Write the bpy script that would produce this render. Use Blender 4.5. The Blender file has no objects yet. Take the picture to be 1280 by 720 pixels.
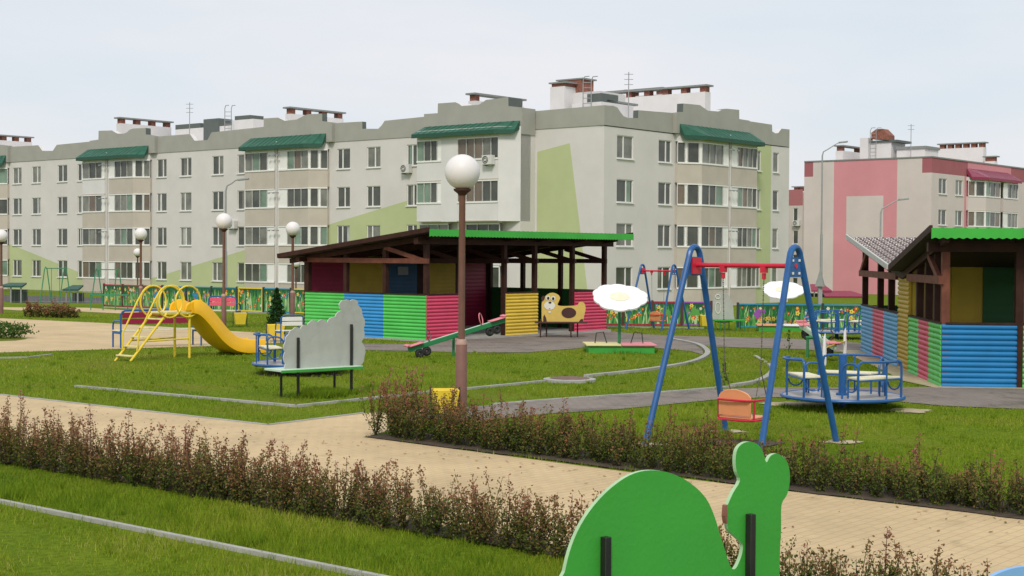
import bpy, math, random
import numpy as np
from mathutils import Vector, Matrix, noise

scn = bpy.context.scene
COL = scn.collection
R = math.radians
random.seed(7)
rng = np.random.default_rng(11)

# ------------------------------------------------------------------ camera
FPX, CH, PITCH, ROLL = 1866.0, 2.25, 0.0225, 0.006
F = Vector((0, math.cos(PITCH), -math.sin(PITCH)))
U0 = Vector((0, math.sin(PITCH), math.cos(PITCH)))
R0 = Vector((1, 0, 0))
RT = R0 * math.cos(ROLL) + U0 * math.sin(ROLL)
UP = U0 * math.cos(ROLL) - R0 * math.sin(ROLL)
CAM = Vector((0, 0, CH))
cd = bpy.data.cameras.new('camera')
cd.sensor_width = 36
cd.lens = FPX / 1280 * 36
cd.clip_end = 4000
cam = bpy.data.objects.new('camera', cd)
COL.objects.link(cam)
m = Matrix((RT, UP, -F)).transposed().to_4x4()
m.translation = CAM
cam.matrix_world = m
scn.camera = cam

# ------------------------------------------------------------------ world, sun, exposure
SUN_EL, SUN_AZ = 45, 186          # azimuth clockwise from +Y
w = bpy.data.worlds.new('World')
scn.world = w
w.use_nodes = True
nt = w.node_tree
nt.nodes.clear()
N = nt.nodes.new
out = N('ShaderNodeOutputWorld')
sky = N('ShaderNodeTexSky')
sky.sky_type = 'NISHITA'
sky.sun_disc = False
sky.sun_elevation = R(SUN_EL)
sky.sun_rotation = R(SUN_AZ)
sky.air_density = 1.0
sky.dust_density = 2.0
b1 = N('ShaderNodeBackground')
b1.inputs['Strength'].default_value = 0.10
b2 = N('ShaderNodeBackground')
b2.inputs['Strength'].default_value = 1.0
mix = N('ShaderNodeMixShader')
tc = N('ShaderNodeTexCoord')
mp = N('ShaderNodeMapping')
mp.inputs['Scale'].default_value = (1.6, 1.6, 6.5)
n1 = N('ShaderNodeTexNoise')
n1.inputs['Scale'].default_value = 1.9
n1.inputs['Detail'].default_value = 6
n1.inputs['Roughness'].default_value = 0.5
cr = N('ShaderNodeValToRGB')
cr.color_ramp.elements[0].position = 0.32
cr.color_ramp.elements[0].color = (0.515, 0.56, 0.605, 1)
cr.color_ramp.elements[1].position = 0.68
cr.color_ramp.elements[1].color = (0.605, 0.60, 0.62, 1)
mr = N('ShaderNodeMapRange')
mr.inputs['From Min'].default_value = 0.3
mr.inputs['From Max'].default_value = 0.7
mr.inputs['To Min'].default_value = 0.86
mr.inputs['To Max'].default_value = 0.96
L = nt.links.new
L(tc.outputs['Generated'], mp.inputs['Vector'])
L(mp.outputs[0], n1.inputs['Vector'])
L(n1.outputs['Fac'], cr.inputs['Fac'])
L(cr.outputs['Color'], b2.inputs['Color'])
L(sky.outputs[0], b1.inputs['Color'])
L(n1.outputs['Fac'], mr.inputs['Value'])
L(mr.outputs[0], mix.inputs[0])
L(b1.outputs[0], mix.inputs[1])
L(b2.outputs[0], mix.inputs[2])
L(mix.outputs[0], out.inputs['Surface'])
sd = bpy.data.lights.new('sun', 'SUN')
sd.energy = 1.5
sd.angle = R(11)
sd.color = (1.0, 0.92, 0.80)
sun = bpy.data.objects.new('sun', sd)
COL.objects.link(sun)
az, el = R(SUN_AZ), R(SUN_EL)
sdir = Vector((math.sin(az) * math.cos(el), math.cos(az) * math.cos(el), math.sin(el)))
sun.rotation_euler = sdir.to_track_quat('Z', 'Y').to_euler()
sun.location = (0, -20, 30)
vs = scn.view_settings
vs.view_transform = 'Standard'
vs.look = 'None'
vs.exposure = 0.52
vs.gamma = 1
vs.use_curve_mapping = False

# ------------------------------------------------------------------ helpers
E1 = Vector((0.639, 0.769, 0))
E2 = Vector((-0.769, 0.639, 0))
RZ = math.atan2(0.769, 0.639)


def gz(x, y):
    if y < 35: return 0.0
    z = -0.0065 * (min(y, 70) - 35)
    if y > 70:
        t = min((y - 70) / 25.0, 1.0)
        t = t * t * (3 - 2 * t)
        z += (-1.2 - z) * t
    return z


def ray(px, py):
    return F * FPX + RT * (px - 640) + UP * (360 - py)


def P(px, py, d):
    r = ray(px, py)
    return CAM + r * (d / r.y)


def G(px, py, dz=0.0):
    r = ray(px, py)
    r = r / r.y
    lo, y = 2.0, 2.0
    while y < 900:
        p = CAM + r * y
        if p.z <= gz(p.x, p.y) + dz: break
        lo = y
        y *= 1.02
    hi = y
    for _ in range(30):
        mid = (lo + hi) / 2
        p = CAM + r * mid
        if p.z <= gz(p.x, p.y) + dz: hi = mid
        else: lo = mid
    p = CAM + r * hi
    return Vector((p.x, p.y, gz(p.x, p.y) + dz))


def hit(px, py, p0, n):
    r = ray(px, py)
    t = (Vector(p0) - CAM).dot(n) / r.dot(n)
    return CAM + r * t


def along(px, p0, d):
    """distance along the plan line p0 + s*d at which it shows at pixel column px (near eye level)"""
    k = (px - 640) / FPX
    return (k * p0[1] - p0[0]) / (d[0] - k * d[1])


def lin(c, k=1.0):
    o = []
    for v in c:
        v = v / 255.0
        v = v / 12.92 if v <= 0.04045 else ((v + 0.055) / 1.055) ** 2.4
        o.append(min(v * k, 0.85))
    return tuple(o)


ROOT = {}


def thing(name, label, cat, loc=(0, 0, 0), rz=0.0, group=None, scale=1.0):
    o = bpy.data.objects.new(name, None)
    COL.objects.link(o)
    o.empty_display_size = 0.2
    o.location = loc
    o.rotation_euler = (0, 0, rz)
    o.scale = (scale,) * 3
    o['label'] = label
    o['category'] = cat
    if group: o['group'] = group
    ROOT[o.name] = Matrix.Translation(Vector(loc)) @ Matrix.Rotation(rz, 4, 'Z') @ Matrix.Scale(scale, 4)
    return o


def tag(o, label=None, cat=None, group=None, kind=None):
    if label: o['label'] = label
    if cat: o['category'] = cat
    if group: o['group'] = group
    if kind: o['kind'] = kind
    return o


def dup(root, loc, rz=None, label=None, group=None, scale=None):
    r = root.copy()
    COL.objects.link(r)
    r.location = loc
    if rz is not None: r.rotation_euler = (0, 0, rz)
    if scale: r.scale = (scale,) * 3
    if label: r['label'] = label
    if group: r['group'] = group

    def rec(src, dst):
        for ch in list(src.children):
            c = ch.copy()
            COL.objects.link(c)
            c.parent = dst
            rec(ch, c)
    rec(root, r)
    return r


class MB:
    def __init__(s):
        s.v, s.f, s.m = [], [], []

    def add(s, vs_, fs, mi=0):
        b = len(s.v)
        s.v += [Vector(p) for p in vs_]
        for f in fs:
            s.f.append([b + i for i in f])
            s.m.append(mi)
        return s

    def box(s, a, b, mi=0, rot=None, about=None):
        x0, y0, z0 = a
        x1, y1, z1 = b
        vv = [Vector(p) for p in ((x0, y0, z0), (x1, y0, z0), (x1, y1, z0), (x0, y1, z0), (x0, y0, z1), (x1, y0, z1), (x1, y1, z1), (x0, y1, z1))]
        if rot is not None:
            c = Vector(about) if about is not None else (Vector(a) + Vector(b)) / 2
            vv = [c + rot @ (p - c) for p in vv]
        return s.add(vv, [(0, 3, 2, 1), (4, 5, 6, 7), (0, 1, 5, 4), (1, 2, 6, 5), (2, 3, 7, 6), (3, 0, 4, 7)], mi)

    def obox(s, o, ax, ay, az_, mi=0):
        """box from corner o with edge vectors"""
        o, ax, ay, az_ = Vector(o), Vector(ax), Vector(ay), Vector(az_)
        vv = [o, o + ax, o + ax + ay, o + ay, o + az_, o + ax + az_, o + ax + ay + az_, o + ay + az_]
        return s.add(vv, [(0, 3, 2, 1), (4, 5, 6, 7), (0, 1, 5, 4), (1, 2, 6, 5), (2, 3, 7, 6), (3, 0, 4, 7)], mi)

    def beam(s, p, q, wd, ht, mi=0, up=(0, 0, 1)):
        p, q, up = Vector(p), Vector(q), Vector(up)
        d = q - p
        side = d.cross(up)
        if side.length < 1e-6: side = d.cross(Vector((1, 0, 0)))
        side.normalize()
        u = side.cross(d).normalized()
        return s.obox(p - side * wd / 2 - u * ht / 2, side * wd, d, u * ht, mi)

    def tube(s, pts, r, n=8, closed=False, mi=0):
        pts = [Vector(p) for p in pts]
        k = len(pts)
        rs = r if isinstance(r, (list, tuple)) else [r] * k
        base = len(s.v)
        prev = None
        for i in range(k):
            if closed: t = (pts[(i + 1) % k] - pts[i - 1]).normalized()
            else: t = (pts[min(i + 1, k - 1)] - pts[max(i - 1, 0)]).normalized()
            if prev is None:
                a = t.cross(Vector((0, 0, 1)))
                if a.length < 1e-3: a = t.cross(Vector((1, 0, 0)))
                a.normalize()
            else:
                a = prev - t * prev.dot(t)
                a.normalize()
            prev = a
            b = t.cross(a)
            for j in range(n):
                th = 2 * math.pi * j / n
                s.v.append(pts[i] + (a * math.cos(th) + b * math.sin(th)) * rs[i])
        for i in range(k if closed else k - 1):
            i2 = (i + 1) % k
            for j in range(n):
                j2 = (j + 1) % n
                s.f.append([base + i * n + j, base + i * n + j2, base + i2 * n + j2, base + i2 * n + j])
                s.m.append(mi)
        if not closed:
            s.f.append([base + j for j in range(n)][::-1]); s.m.append(mi)
            s.f.append([base + (k - 1) * n + j for j in range(n)]); s.m.append(mi)
        return s

    def prism(s, poly, off, mi=0, side=None):
        poly = [Vector(p) for p in poly]
        off = Vector(off)
        k = len(poly)
        s.add(poly + [p + off for p in poly], [list(range(k)), list(range(k, 2 * k))[::-1]], mi)
        b = len(s.v) - 2 * k
        for i in range(k):
            j = (i + 1) % k
            s.f.append([b + i, b + k + i, b + k + j, b + j])
            s.m.append(mi if side is None else side)
        return s

    def lathe(s, prof, c=(0, 0, 0), n=24, mi=0):
        c = Vector(c)
        b = len(s.v)
        for r, z in prof:
            for j in range(n):
                th = 2 * math.pi * j / n
                s.v.append(c + Vector((r * math.cos(th), r * math.sin(th), z)))
        for i in range(len(prof) - 1):
            for j in range(n):
                j2 = (j + 1) % n
                s.f.append([b + i * n + j, b + i * n + j2, b + (i + 1) * n + j2, b + (i + 1) * n + j])
                s.m.append(mi)
        s.f.append([b + j for j in range(n)][::-1]); s.m.append(mi)
        s.f.append([b + (len(prof) - 1) * n + j for j in range(n)]); s.m.append(mi)
        return s

    def build(s, name, mats, parent=None, world=False, smooth=35, bevel=0):
        me = bpy.data.meshes.new(name)
        vv = s.v
        if parent is not None:
            r = parent
            while r.parent: r = r.parent
            M = ROOT[r.name]
            if world:
                Mi = M.inverted()
                vv = [Mi @ p for p in vv]
        me.from_pydata([tuple(p) for p in vv], [], s.f)
        if not isinstance(mats, (list, tuple)): mats = [mats]
        for mt in mats: me.materials.append(mt)
        if len(mats) > 1: me.polygons.foreach_set('material_index', s.m)
        me.validate()
        import bmesh
        bm = bmesh.new()
        bm.from_mesh(me)
        bmesh.ops.recalc_face_normals(bm, faces=bm.faces)
        bm.to_mesh(me)
        bm.free()
        if smooth:
            me.shade_smooth()
            me.set_sharp_from_angle(angle=R(smooth))
        o = bpy.data.objects.new(name, me)
        COL.objects.link(o)
        if parent is not None: o.parent = parent
        if bevel:
            bv = o.modifiers.new('bevel', 'BEVEL')
            bv.width = bevel
            bv.segments = 2
            bv.limit_method = 'ANGLE'
        return o


def np_mesh(name, V, Fc, mats, attr=None, midx=None, nside=3):
    me = bpy.data.meshes.new(name)
    V = np.asarray(V, dtype=np.float32)
    Fc = np.asarray(Fc, dtype=np.int32)
    me.vertices.add(len(V))
    me.vertices.foreach_set('co', V.ravel())
    nf = len(Fc)
    me.loops.add(nf * nside)
    me.loops.foreach_set('vertex_index', Fc.ravel())
    me.polygons.add(nf)
    me.polygons.foreach_set('loop_start', np.arange(0, nf * nside, nside, dtype=np.int32))
    for mt in mats: me.materials.append(mt)
    if midx is not None: me.polygons.foreach_set('material_index', np.asarray(midx, dtype=np.int32))
    if attr is not None:
        a = me.attributes.new('tone', 'FLOAT', 'POINT')
        a.data.foreach_set('value', np.asarray(attr, dtype=np.float32))
    me.update(calc_edges=True)
    o = bpy.data.objects.new(name, me)
    COL.objects.link(o)
    return o


# ------------------------------------------------------------------ materials
def new_mat(name):
    mt = bpy.data.materials.new(name)
    mt.use_nodes = True
    nt = mt.node_tree
    b = nt.nodes['Principled BSDF']
    return mt, nt, b


def paint(name, col, rough=0.5, var=0.08, scale=6.0, bump=0.0, bscale=60, metal=0.0, dirt=0.0, spec=0.4):
    mt, nt, b = new_mat(name)
    N = nt.nodes.new
    L = nt.links.new
    tc = N('ShaderNodeTexCoord')
    n = N('ShaderNodeTexNoise')
    n.inputs['Scale'].default_value = scale
    n.inputs['Detail'].default_value = 5
    L(tc.outputs['Object'], n.inputs['Vector'])
    r = N('ShaderNodeValToRGB')
    r.color_ramp.elements[0].position = 0.3
    r.color_ramp.elements[1].position = 0.7
    r.color_ramp.elements[0].color = tuple(c * (1 - var) for c in col) + (1,)
    r.color_ramp.elements[1].color = tuple(min(c * (1 + var), 0.9) for c in col) + (1,)
    L(n.outputs['Fac'], r.inputs['Fac'])
    last = r.outputs['Color']
    if dirt:
        n2 = N('ShaderNodeTexNoise')
        n2.inputs['Scale'].default_value = scale * 0.35
        n2.inputs['Detail'].default_value = 8
        n2.inputs['Roughness'].default_value = 0.7
        mp = N('ShaderNodeMapping')
        mp.inputs['Scale'].default_value = (1.5, 1.5, 0.35)
        L(tc.outputs['Object'], mp.inputs['Vector'])
        L(mp.outputs[0], n2.inputs['Vector'])
        mr = N('ShaderNodeMapRange')
        mr.inputs['From Min'].default_value = 0.5
        mr.inputs['From Max'].default_value = 0.75
        mr.inputs['To Max'].default_value = dirt
        L(n2.outputs['Fac'], mr.inputs['Value'])
        mx = N('ShaderNodeMixRGB')
        mx.inputs['Color2'].default_value = tuple(c * 0.55 for c in col) + (1,)
        L(mr.outputs[0], mx.inputs['Fac'])
        L(last, mx.inputs['Color1'])
        last = mx.outputs['Color']
    L(last, b.inputs['Base Color'])
    b.inputs['Roughness'].default_value = rough
    b.inputs['Metallic'].default_value = metal
    b.inputs['Specular IOR Level'].default_value = spec
    if bump:
        n3 = N('ShaderNodeTexNoise')
        n3.inputs['Scale'].default_value = bscale
        n3.inputs['Detail'].default_value = 4
        L(tc.outputs['Object'], n3.inputs['Vector'])
        bp = N('ShaderNodeBump')
        bp.inputs['Strength'].default_value = bump
        bp.inputs['Distance'].default_value = 0.01
        L(n3.outputs['Fac'], bp.inputs['Height'])
        L(bp.outputs[0], b.inputs['Normal'])
    return mt


def tone_mat(name, stops, rough=0.6, trans=0.0):
    """leaf/blade colours by the 'tone' attribute"""
    mt, nt, b = new_mat(name)
    N = nt.nodes.new
    L = nt.links.new
    a = N('ShaderNodeAttribute')
    a.attribute_name = 'tone'
    r = N('ShaderNodeValToRGB')
    while len(r.color_ramp.elements) < len(stops): r.color_ramp.elements.new(0.5)
    for e, (p, c) in zip(r.color_ramp.elements, stops):
        e.position = p
        e.color = tuple(c) + (1,)
    L(a.outputs['Fac'], r.inputs['Fac'])
    L(r.outputs['Color'], b.inputs['Base Color'])
    b.inputs['Roughness'].default_value = rough
    b.inputs['Specular IOR Level'].default_value = 0.08
    if trans:
        out = nt.nodes['Material Output']
        t = N('ShaderNodeBsdfTranslucent')
        L(r.outputs['Color'], t.inputs['Color'])
        mx = N('ShaderNodeMixShader')
        mx.inputs[0].default_value = trans
        L(b.outputs[0], mx.inputs[1])
        L(t.outputs[0], mx.inputs[2])
        L(mx.outputs[0], out.inputs['Surface'])
    return mt


M = {}
M['white_wall'] = paint('white_wall', (0.62, 0.60, 0.585), 0.9, 0.03, 0.6, 0.2, 30, dirt=0.06)
M['white_metal'] = paint('white_metal', (0.78, 0.78, 0.76), 0.4, 0.03)
M['roof_grey'] = paint('roof_grey', (0.345, 0.345, 0.31), 0.85, 0.05, 1.0)
M['box_white'] = paint('box_white', (0.655, 0.645, 0.645), 0.85, 0.04, 1.0, dirt=0.12)
M['cap_dark'] = paint('cap_dark', (0.10, 0.12, 0.11), 0.6)
M['cap_grey'] = paint('cap_grey', (0.22, 0.24, 0.23), 0.6)
M['brick'] = paint('brick', (0.24, 0.10, 0.07), 0.9, 0.3, 8)
M['tan'] = paint('tan', (0.49, 0.445, 0.385), 0.9, 0.05, 1.2, dirt=0.15)
M['awning_green'] = paint('awning_green', (0.018, 0.105, 0.065), 0.5, 0.25, 2.0)
M['awning_dark'] = paint('awning_dark', (0.02, 0.08, 0.055), 0.6)
M['glass'] = paint('glass', (0.075, 0.082, 0.070), 0.1, 0.4, 0.7, spec=0.45)
M['glass2'] = paint('glass_curtain', (0.17, 0.175, 0.15), 0.12, 0.35, 1.1, spec=0.5)
M['glass3'] = paint('glass_green', (0.16, 0.24, 0.18), 0.12, 0.3, 0.9, spec=0.5)
M['glass4'] = paint('glass_brown', (0.15, 0.115, 0.085), 0.12, 0.3, 0.9, spec=0.5)
M['curtain'] = paint('curtain', (0.42, 0.43, 0.40), 0.3, 0.2, 1.5)
M['metal_grey'] = paint('metal_grey', (0.30, 0.31, 0.32), 0.5)
M['ac_white'] = paint('ac_white', (0.62, 0.62, 0.60), 0.5)
M['black'] = paint('black_paint', (0.018, 0.017, 0.016), 0.4, 0.2)
M['log_green'] = paint('siding_green', (0.085, 0.52, 0.10), 0.45, 0.08, 2, dirt=0.12)
M['log_blue'] = paint('siding_blue', (0.035, 0.27, 0.60), 0.45, 0.08, 2, dirt=0.12)
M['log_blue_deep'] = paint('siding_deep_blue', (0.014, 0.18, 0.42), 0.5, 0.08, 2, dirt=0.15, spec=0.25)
M['log_blue_pale'] = paint('siding_pale_blue', (0.10, 0.34, 0.58), 0.5, 0.08, 2, dirt=0.12)
M['log_mustard'] = paint('siding_mustard', (0.46, 0.30, 0.02), 0.5, 0.08, 2, dirt=0.15)
M['log_pink'] = paint('siding_pink', (0.60, 0.06, 0.13), 0.45, 0.08, 2, dirt=0.12)
M['log_yellow'] = paint('siding_yellow', (0.70, 0.50, 0.055), 0.45, 0.08, 2, dirt=0.15)
M['crimson'] = paint('board_crimson', (0.28, 0.012, 0.05), 0.5, 0.1, 2)
M['board_blue'] = paint('board_blue', (0.015, 0.08, 0.17), 0.5, 0.1, 2)
M['board_ochre'] = paint('board_ochre', (0.52, 0.36, 0.03), 0.55, 0.1, 2)
M['board_green'] = paint('board_green', (0.012, 0.09, 0.02), 0.55, 0.1, 2)
M['wood'] = paint('brown_wood', (0.045, 0.019, 0.014), 0.6, 0.25, 5, spec=0.15)
M['wood_red'] = paint('red_brown_wood', (0.16, 0.06, 0.04), 0.6, 0.25, 5, dirt=0.3, spec=0.15)
M['fascia'] = paint('fascia_green', (0.045, 0.40, 0.045), 0.45, 0.08, 2)
M['tile'] = paint('roof_tile_brown', (0.07, 0.054, 0.058), 0.32, 0.1, 3, metal=0.2)
M['tile'].node_tree.nodes['Principled BSDF'].inputs['Coat Weight'].default_value = 0.25
M['soffit'] = paint('soffit_brown', (0.018, 0.012, 0.010), 0.7, 0.2, 3)
M['blue'] = paint('blue_enamel', (0.018, 0.10, 0.30), 0.35, 0.12, 8)
M['red'] = paint('red_enamel', (0.55, 0.02, 0.05), 0.35, 0.1, 6)
M['yellow'] = paint('yellow_enamel', (0.78, 0.58, 0.05), 0.4, 0.08, 6)
M['slide_yellow'] = paint('slide_yellow', (0.85, 0.47, 0.01), 0.35, 0.05, 3)
M['pale_yellow'] = paint('pale_yellow', (0.72, 0.64, 0.30), 0.5, 0.06, 4)
M['cream'] = paint('cream_board', (0.74, 0.70, 0.50), 0.55, 0.05, 6, dirt=0.15)
M['green_metal'] = paint('green_metal', (0.02, 0.19, 0.07), 0.4, 0.12, 6)
M['swing_green'] = paint('swing_green', (0.03, 0.22, 0.11), 0.5, 0.12, 6)
M['green_side'] = paint('green_side', (0.05, 0.33, 0.05), 0.45, 0.12, 4)
M['pink'] = paint('pink_enamel', (0.72, 0.22, 0.26), 0.45, 0.08, 6)
M['hot_pink'] = paint('hot_pink', (0.75, 0.10, 0.18), 0.45, 0.08, 6)
M['salmon'] = paint('salmon_plastic', (0.78, 0.32, 0.15), 0.4, 0.06, 6)
M['deck'] = paint('deck_plate', (0.40, 0.39, 0.385), 0.45, 0.12, 8, dirt=0.3)
M['board_grey'] = paint('board_grey', (0.40, 0.42, 0.39), 0.75, 0.07, 4, 0.25, 50, dirt=0.2)
M['board_edge'] = paint('board_edge', (0.55, 0.56, 0.53), 0.7, 0.05, 8)
M['board_green_bright'] = paint('board_green_bright', (0.045, 0.335, 0.038), 0.55, 0.05, 2.5, 0.2, 40, dirt=0.06)
M['edge_pale'] = paint('edge_pale_green', (0.36, 0.56, 0.33), 0.6, 0.1, 10)
M['seat_mint'] = paint('seat_mint', (0.50, 0.66, 0.52), 0.5, 0.05, 6)
M['daisy'] = paint('daisy_white', (0.80, 0.80, 0.83), 0.6, 0.02, 3)
M['daisy_eye'] = paint('daisy_yellow', (0.76, 0.73, 0.55), 0.6, 0.05, 6)
M['lamp_pole'] = paint('lamp_pole', (0.17, 0.085, 0.065), 0.4, 0.1, 8, dirt=0.2)
M['lamp_sleeve'] = paint('lamp_sleeve', (0.20, 0.10, 0.08), 0.45, 0.1, 5, dirt=0.15)
M['lamp_collar'] = paint('lamp_collar', (0.42, 0.27, 0.23), 0.5)
M['globe'] = paint('globe_opal', (0.74, 0.72, 0.72), 0.5, 0.02, 3)
M['rubber'] = paint('rubber', (0.02, 0.02, 0.022), 0.7, 0.2)
M['light_blue'] = paint('light_blue', (0.22, 0.45, 0.80), 0.5, 0.05, 3)
M['dog_yellow'] = paint('dog_yellow', (0.62, 0.45, 0.11), 0.55, 0.06, 6)
M['dog_brown'] = paint('dog_brown', (0.06, 0.022, 0.018), 0.6)
M['chain'] = paint('chain_steel', (0.12, 0.10, 0.09), 0.5, metal=0.5)
M['concrete'] = paint('concrete_curb', (0.36, 0.36, 0.335), 0.9, 0.12, 3, 0.4, 50, dirt=0.3)
M['sand'] = paint('sand', (0.40, 0.34, 0.22), 0.95, 0.2, 5, 0.5, 40)
M['soil'] = paint('soil', (0.07, 0.052, 0.036), 0.95, 0.3, 6, 0.5, 30)
M['iron'] = paint('manhole_iron', (0.16, 0.09, 0.07), 0.7, 0.3, 10)
M['asphalt'] = paint('asphalt', (0.085, 0.08, 0.085), 0.95, 0.2, 1.0)
M['twig'] = paint('twig', (0.07, 0.045, 0.035), 0.9)
M['pinkwall'] = paint('pink_wall', (0.60, 0.26, 0.29), 0.9, 0.03, 0.6, dirt=0.05)
M['pinkwall_dark'] = paint('pink_wall_dark', (0.37, 0.13, 0.15), 0.9, 0.03, 0.6)
M['beige_wall'] = paint('beige_wall', (0.58, 0.52, 0.50), 0.9, 0.03, 0.6, dirt=0.05)
M['awning_pink'] = paint('awning_pink', (0.25, 0.06, 0.10), 0.4, 0.2, 2)
M['maroon'] = paint('maroon_roof', (0.25, 0.03, 0.07), 0.5)
M['leaf_fl'] = paint('paint_leaf', (0.015, 0.17, 0.04), 0.5)
M['leaf_fl2'] = paint('paint_leaf_light', (0.10, 0.33, 0.07), 0.5)
M['leaf_fl3'] = paint('paint_leaf_pale', (0.45, 0.58, 0.32), 0.5)
M['panel_green'] = paint('panel_green', (0.01, 0.10, 0.035), 0.5, 0.3, 10)
M['fl_red'] = paint('paint_red', (0.60, 0.07, 0.02), 0.5)
M['fl_yellow'] = paint('paint_yellow', (0.75, 0.62, 0.10), 0.5)
M['fl_purple'] = paint('paint_purple', (0.30, 0.08, 0.42), 0.5)
M['fl_blue'] = paint('paint_blue', (0.03, 0.22, 0.42), 0.5)
M['fl_white'] = paint('paint_white', (0.7, 0.7, 0.62), 0.5)
M['rail_red'] = paint('rail_red', (0.40, 0.02, 0.06), 0.5)
M['rail_blue'] = paint('rail_blue', (0.03, 0.25, 0.42), 0.5)
M['fence_post'] = paint('fence_post', (0.03, 0.045, 0.045), 0.5)
M['fence_brown'] = paint('fence_brown', (0.09, 0.035, 0.03), 0.5)


def facade_mat(name, base, tests, axis='X'):
    """wall paint with painted shapes; tests = list of (colour, [(a,b,c), ...]) : all a*x+b*z+c>0 in object space (x along wall, z up)"""
    mt, nt, b = new_mat(name)
    N = nt.nodes.new
    L = nt.links.new
    tc = N('ShaderNodeTexCoord')
    sx = N('ShaderNodeSeparateXYZ')
    L(tc.outputs['Object'], sx.inputs[0])
    n = N('ShaderNodeTexNoise')
    n.inputs['Scale'].default_value = 0.35
    n.inputs['Detail'].default_value = 8
    n.inputs['Roughness'].default_value = 0.65
    L(tc.outputs['Object'], n.inputs['Vector'])
    last = None
    rgb = N('ShaderNodeRGB')
    rgb.outputs[0].default_value = tuple(base) + (1,)
    last = rgb.outputs[0]

    def math_(op, a, b_=None):
        q = N('ShaderNodeMath')
        q.operation = op
        for i, v in enumerate((a, b_)):
            if v is None: continue
            if isinstance(v, (int, float)): q.inputs[i].default_value = v
            else: L(v, q.inputs[i])
        return q.outputs[0]
    for col, conds in tests:
        f = None
        for a, bb, c in conds:
            e = math_('ADD', math_('MULTIPLY', sx.outputs[axis], a), math_('MULTIPLY', sx.outputs['Z'], bb))
            g = math_('GREATER_THAN', math_('ADD', e, c), 0.0)
            f = g if f is None else math_('MULTIPLY', f, g)
        mx = N('ShaderNodeMixRGB')
        mx.inputs['Color2'].default_value = tuple(col) + (1,)
        L(f, mx.inputs['Fac'])
        L(last, mx.inputs['Color1'])
        last = mx.outputs['Color']
    mr = N('ShaderNodeMapRange')
    mr.inputs['From Min'].default_value = 0.3
    mr.inputs['From Max'].default_value = 0.7
    mr.inputs['To Min'].default_value = 0.92
    mr.inputs['To Max'].default_value = 1.05
    L(n.outputs['Fac'], mr.inputs['Value'])
    vm = N('ShaderNodeVectorMath')
    vm.operation = 'SCALE'
    L(last, vm.inputs[0])
    L(mr.outputs[0], vm.inputs['Scale'])
    L(vm.outputs[0], b.inputs['Base Color'])
    b.inputs['Roughness'].default_value = 0.9
    b.inputs['Specular IOR Level'].default_value = 0.2
    return mt


def brick_mat(name, c1, c2, cm, rot, scale=2.5, rough=0.85, mortar=0.02):
    mt, nt, b = new_mat(name)
    N = nt.nodes.new
    L = nt.links.new
    tc = N('ShaderNodeTexCoord')
    mp = N('ShaderNodeMapping')
    mp.inputs['Rotation'].default_value = (0, 0, rot)
    L(tc.outputs['Object'], mp.inputs['Vector'])
    br = N('ShaderNodeTexBrick')
    br.inputs['Scale'].default_value = scale
    br.inputs['Color1'].default_value = tuple(c1) + (1,)
    br.inputs['Color2'].default_value = tuple(c2) + (1,)
    br.inputs['Mortar'].default_value = tuple(cm) + (1,)
    br.inputs['Mortar Size'].default_value = mortar
    br.inputs['Mortar Smooth'].default_value = 0.4
    L(mp.outputs[0], br.inputs['Vector'])
    n = N('ShaderNodeTexNoise')
    n.inputs['Scale'].default_value = 0.6
    n.inputs['Detail'].default_value = 9
    n.inputs['Roughness'].default_value = 0.65
    L(tc.outputs['Object'], n.inputs['Vector'])
    mr = N('ShaderNodeMapRange')
    mr.inputs['From Min'].default_value = 0.3
    mr.inputs['From Max'].default_value = 0.7
    mr.inputs['To Min'].default_value = 0.84
    mr.inputs['To Max'].default_value = 1.10
    L(n.outputs['Fac'], mr.inputs['Value'])
    vm = N('ShaderNodeVectorMath')
    vm.operation = 'SCALE'
    L(br.outputs['Color'], vm.inputs[0])
    L(mr.outputs[0], vm.inputs['Scale'])
    L(vm.outputs[0], b.inputs['Base Color'])
    b.inputs['Roughness'].default_value = rough
    b.inputs['Specular IOR Level'].default_value = 0.2
    bp = N('ShaderNodeBump')
    bp.inputs['Strength'].default_value = 0.15
    bp.inputs['Distance'].default_value = 0.005
    L(br.outputs['Fac'], bp.inputs['Height'])
    bp.invert = True
    L(bp.outputs[0], b.inputs['Normal'])
    return mt


M['paver_yellow'] = brick_mat('paver_yellow', (0.585, 0.45, 0.26), (0.555, 0.425, 0.245), (0.455, 0.355, 0.22), -RZ)
M['paver_grey'] = brick_mat('paver_grey', (0.25, 0.215, 0.19), (0.225, 0.195, 0.17), (0.165, 0.145, 0.125), -RZ)


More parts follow.
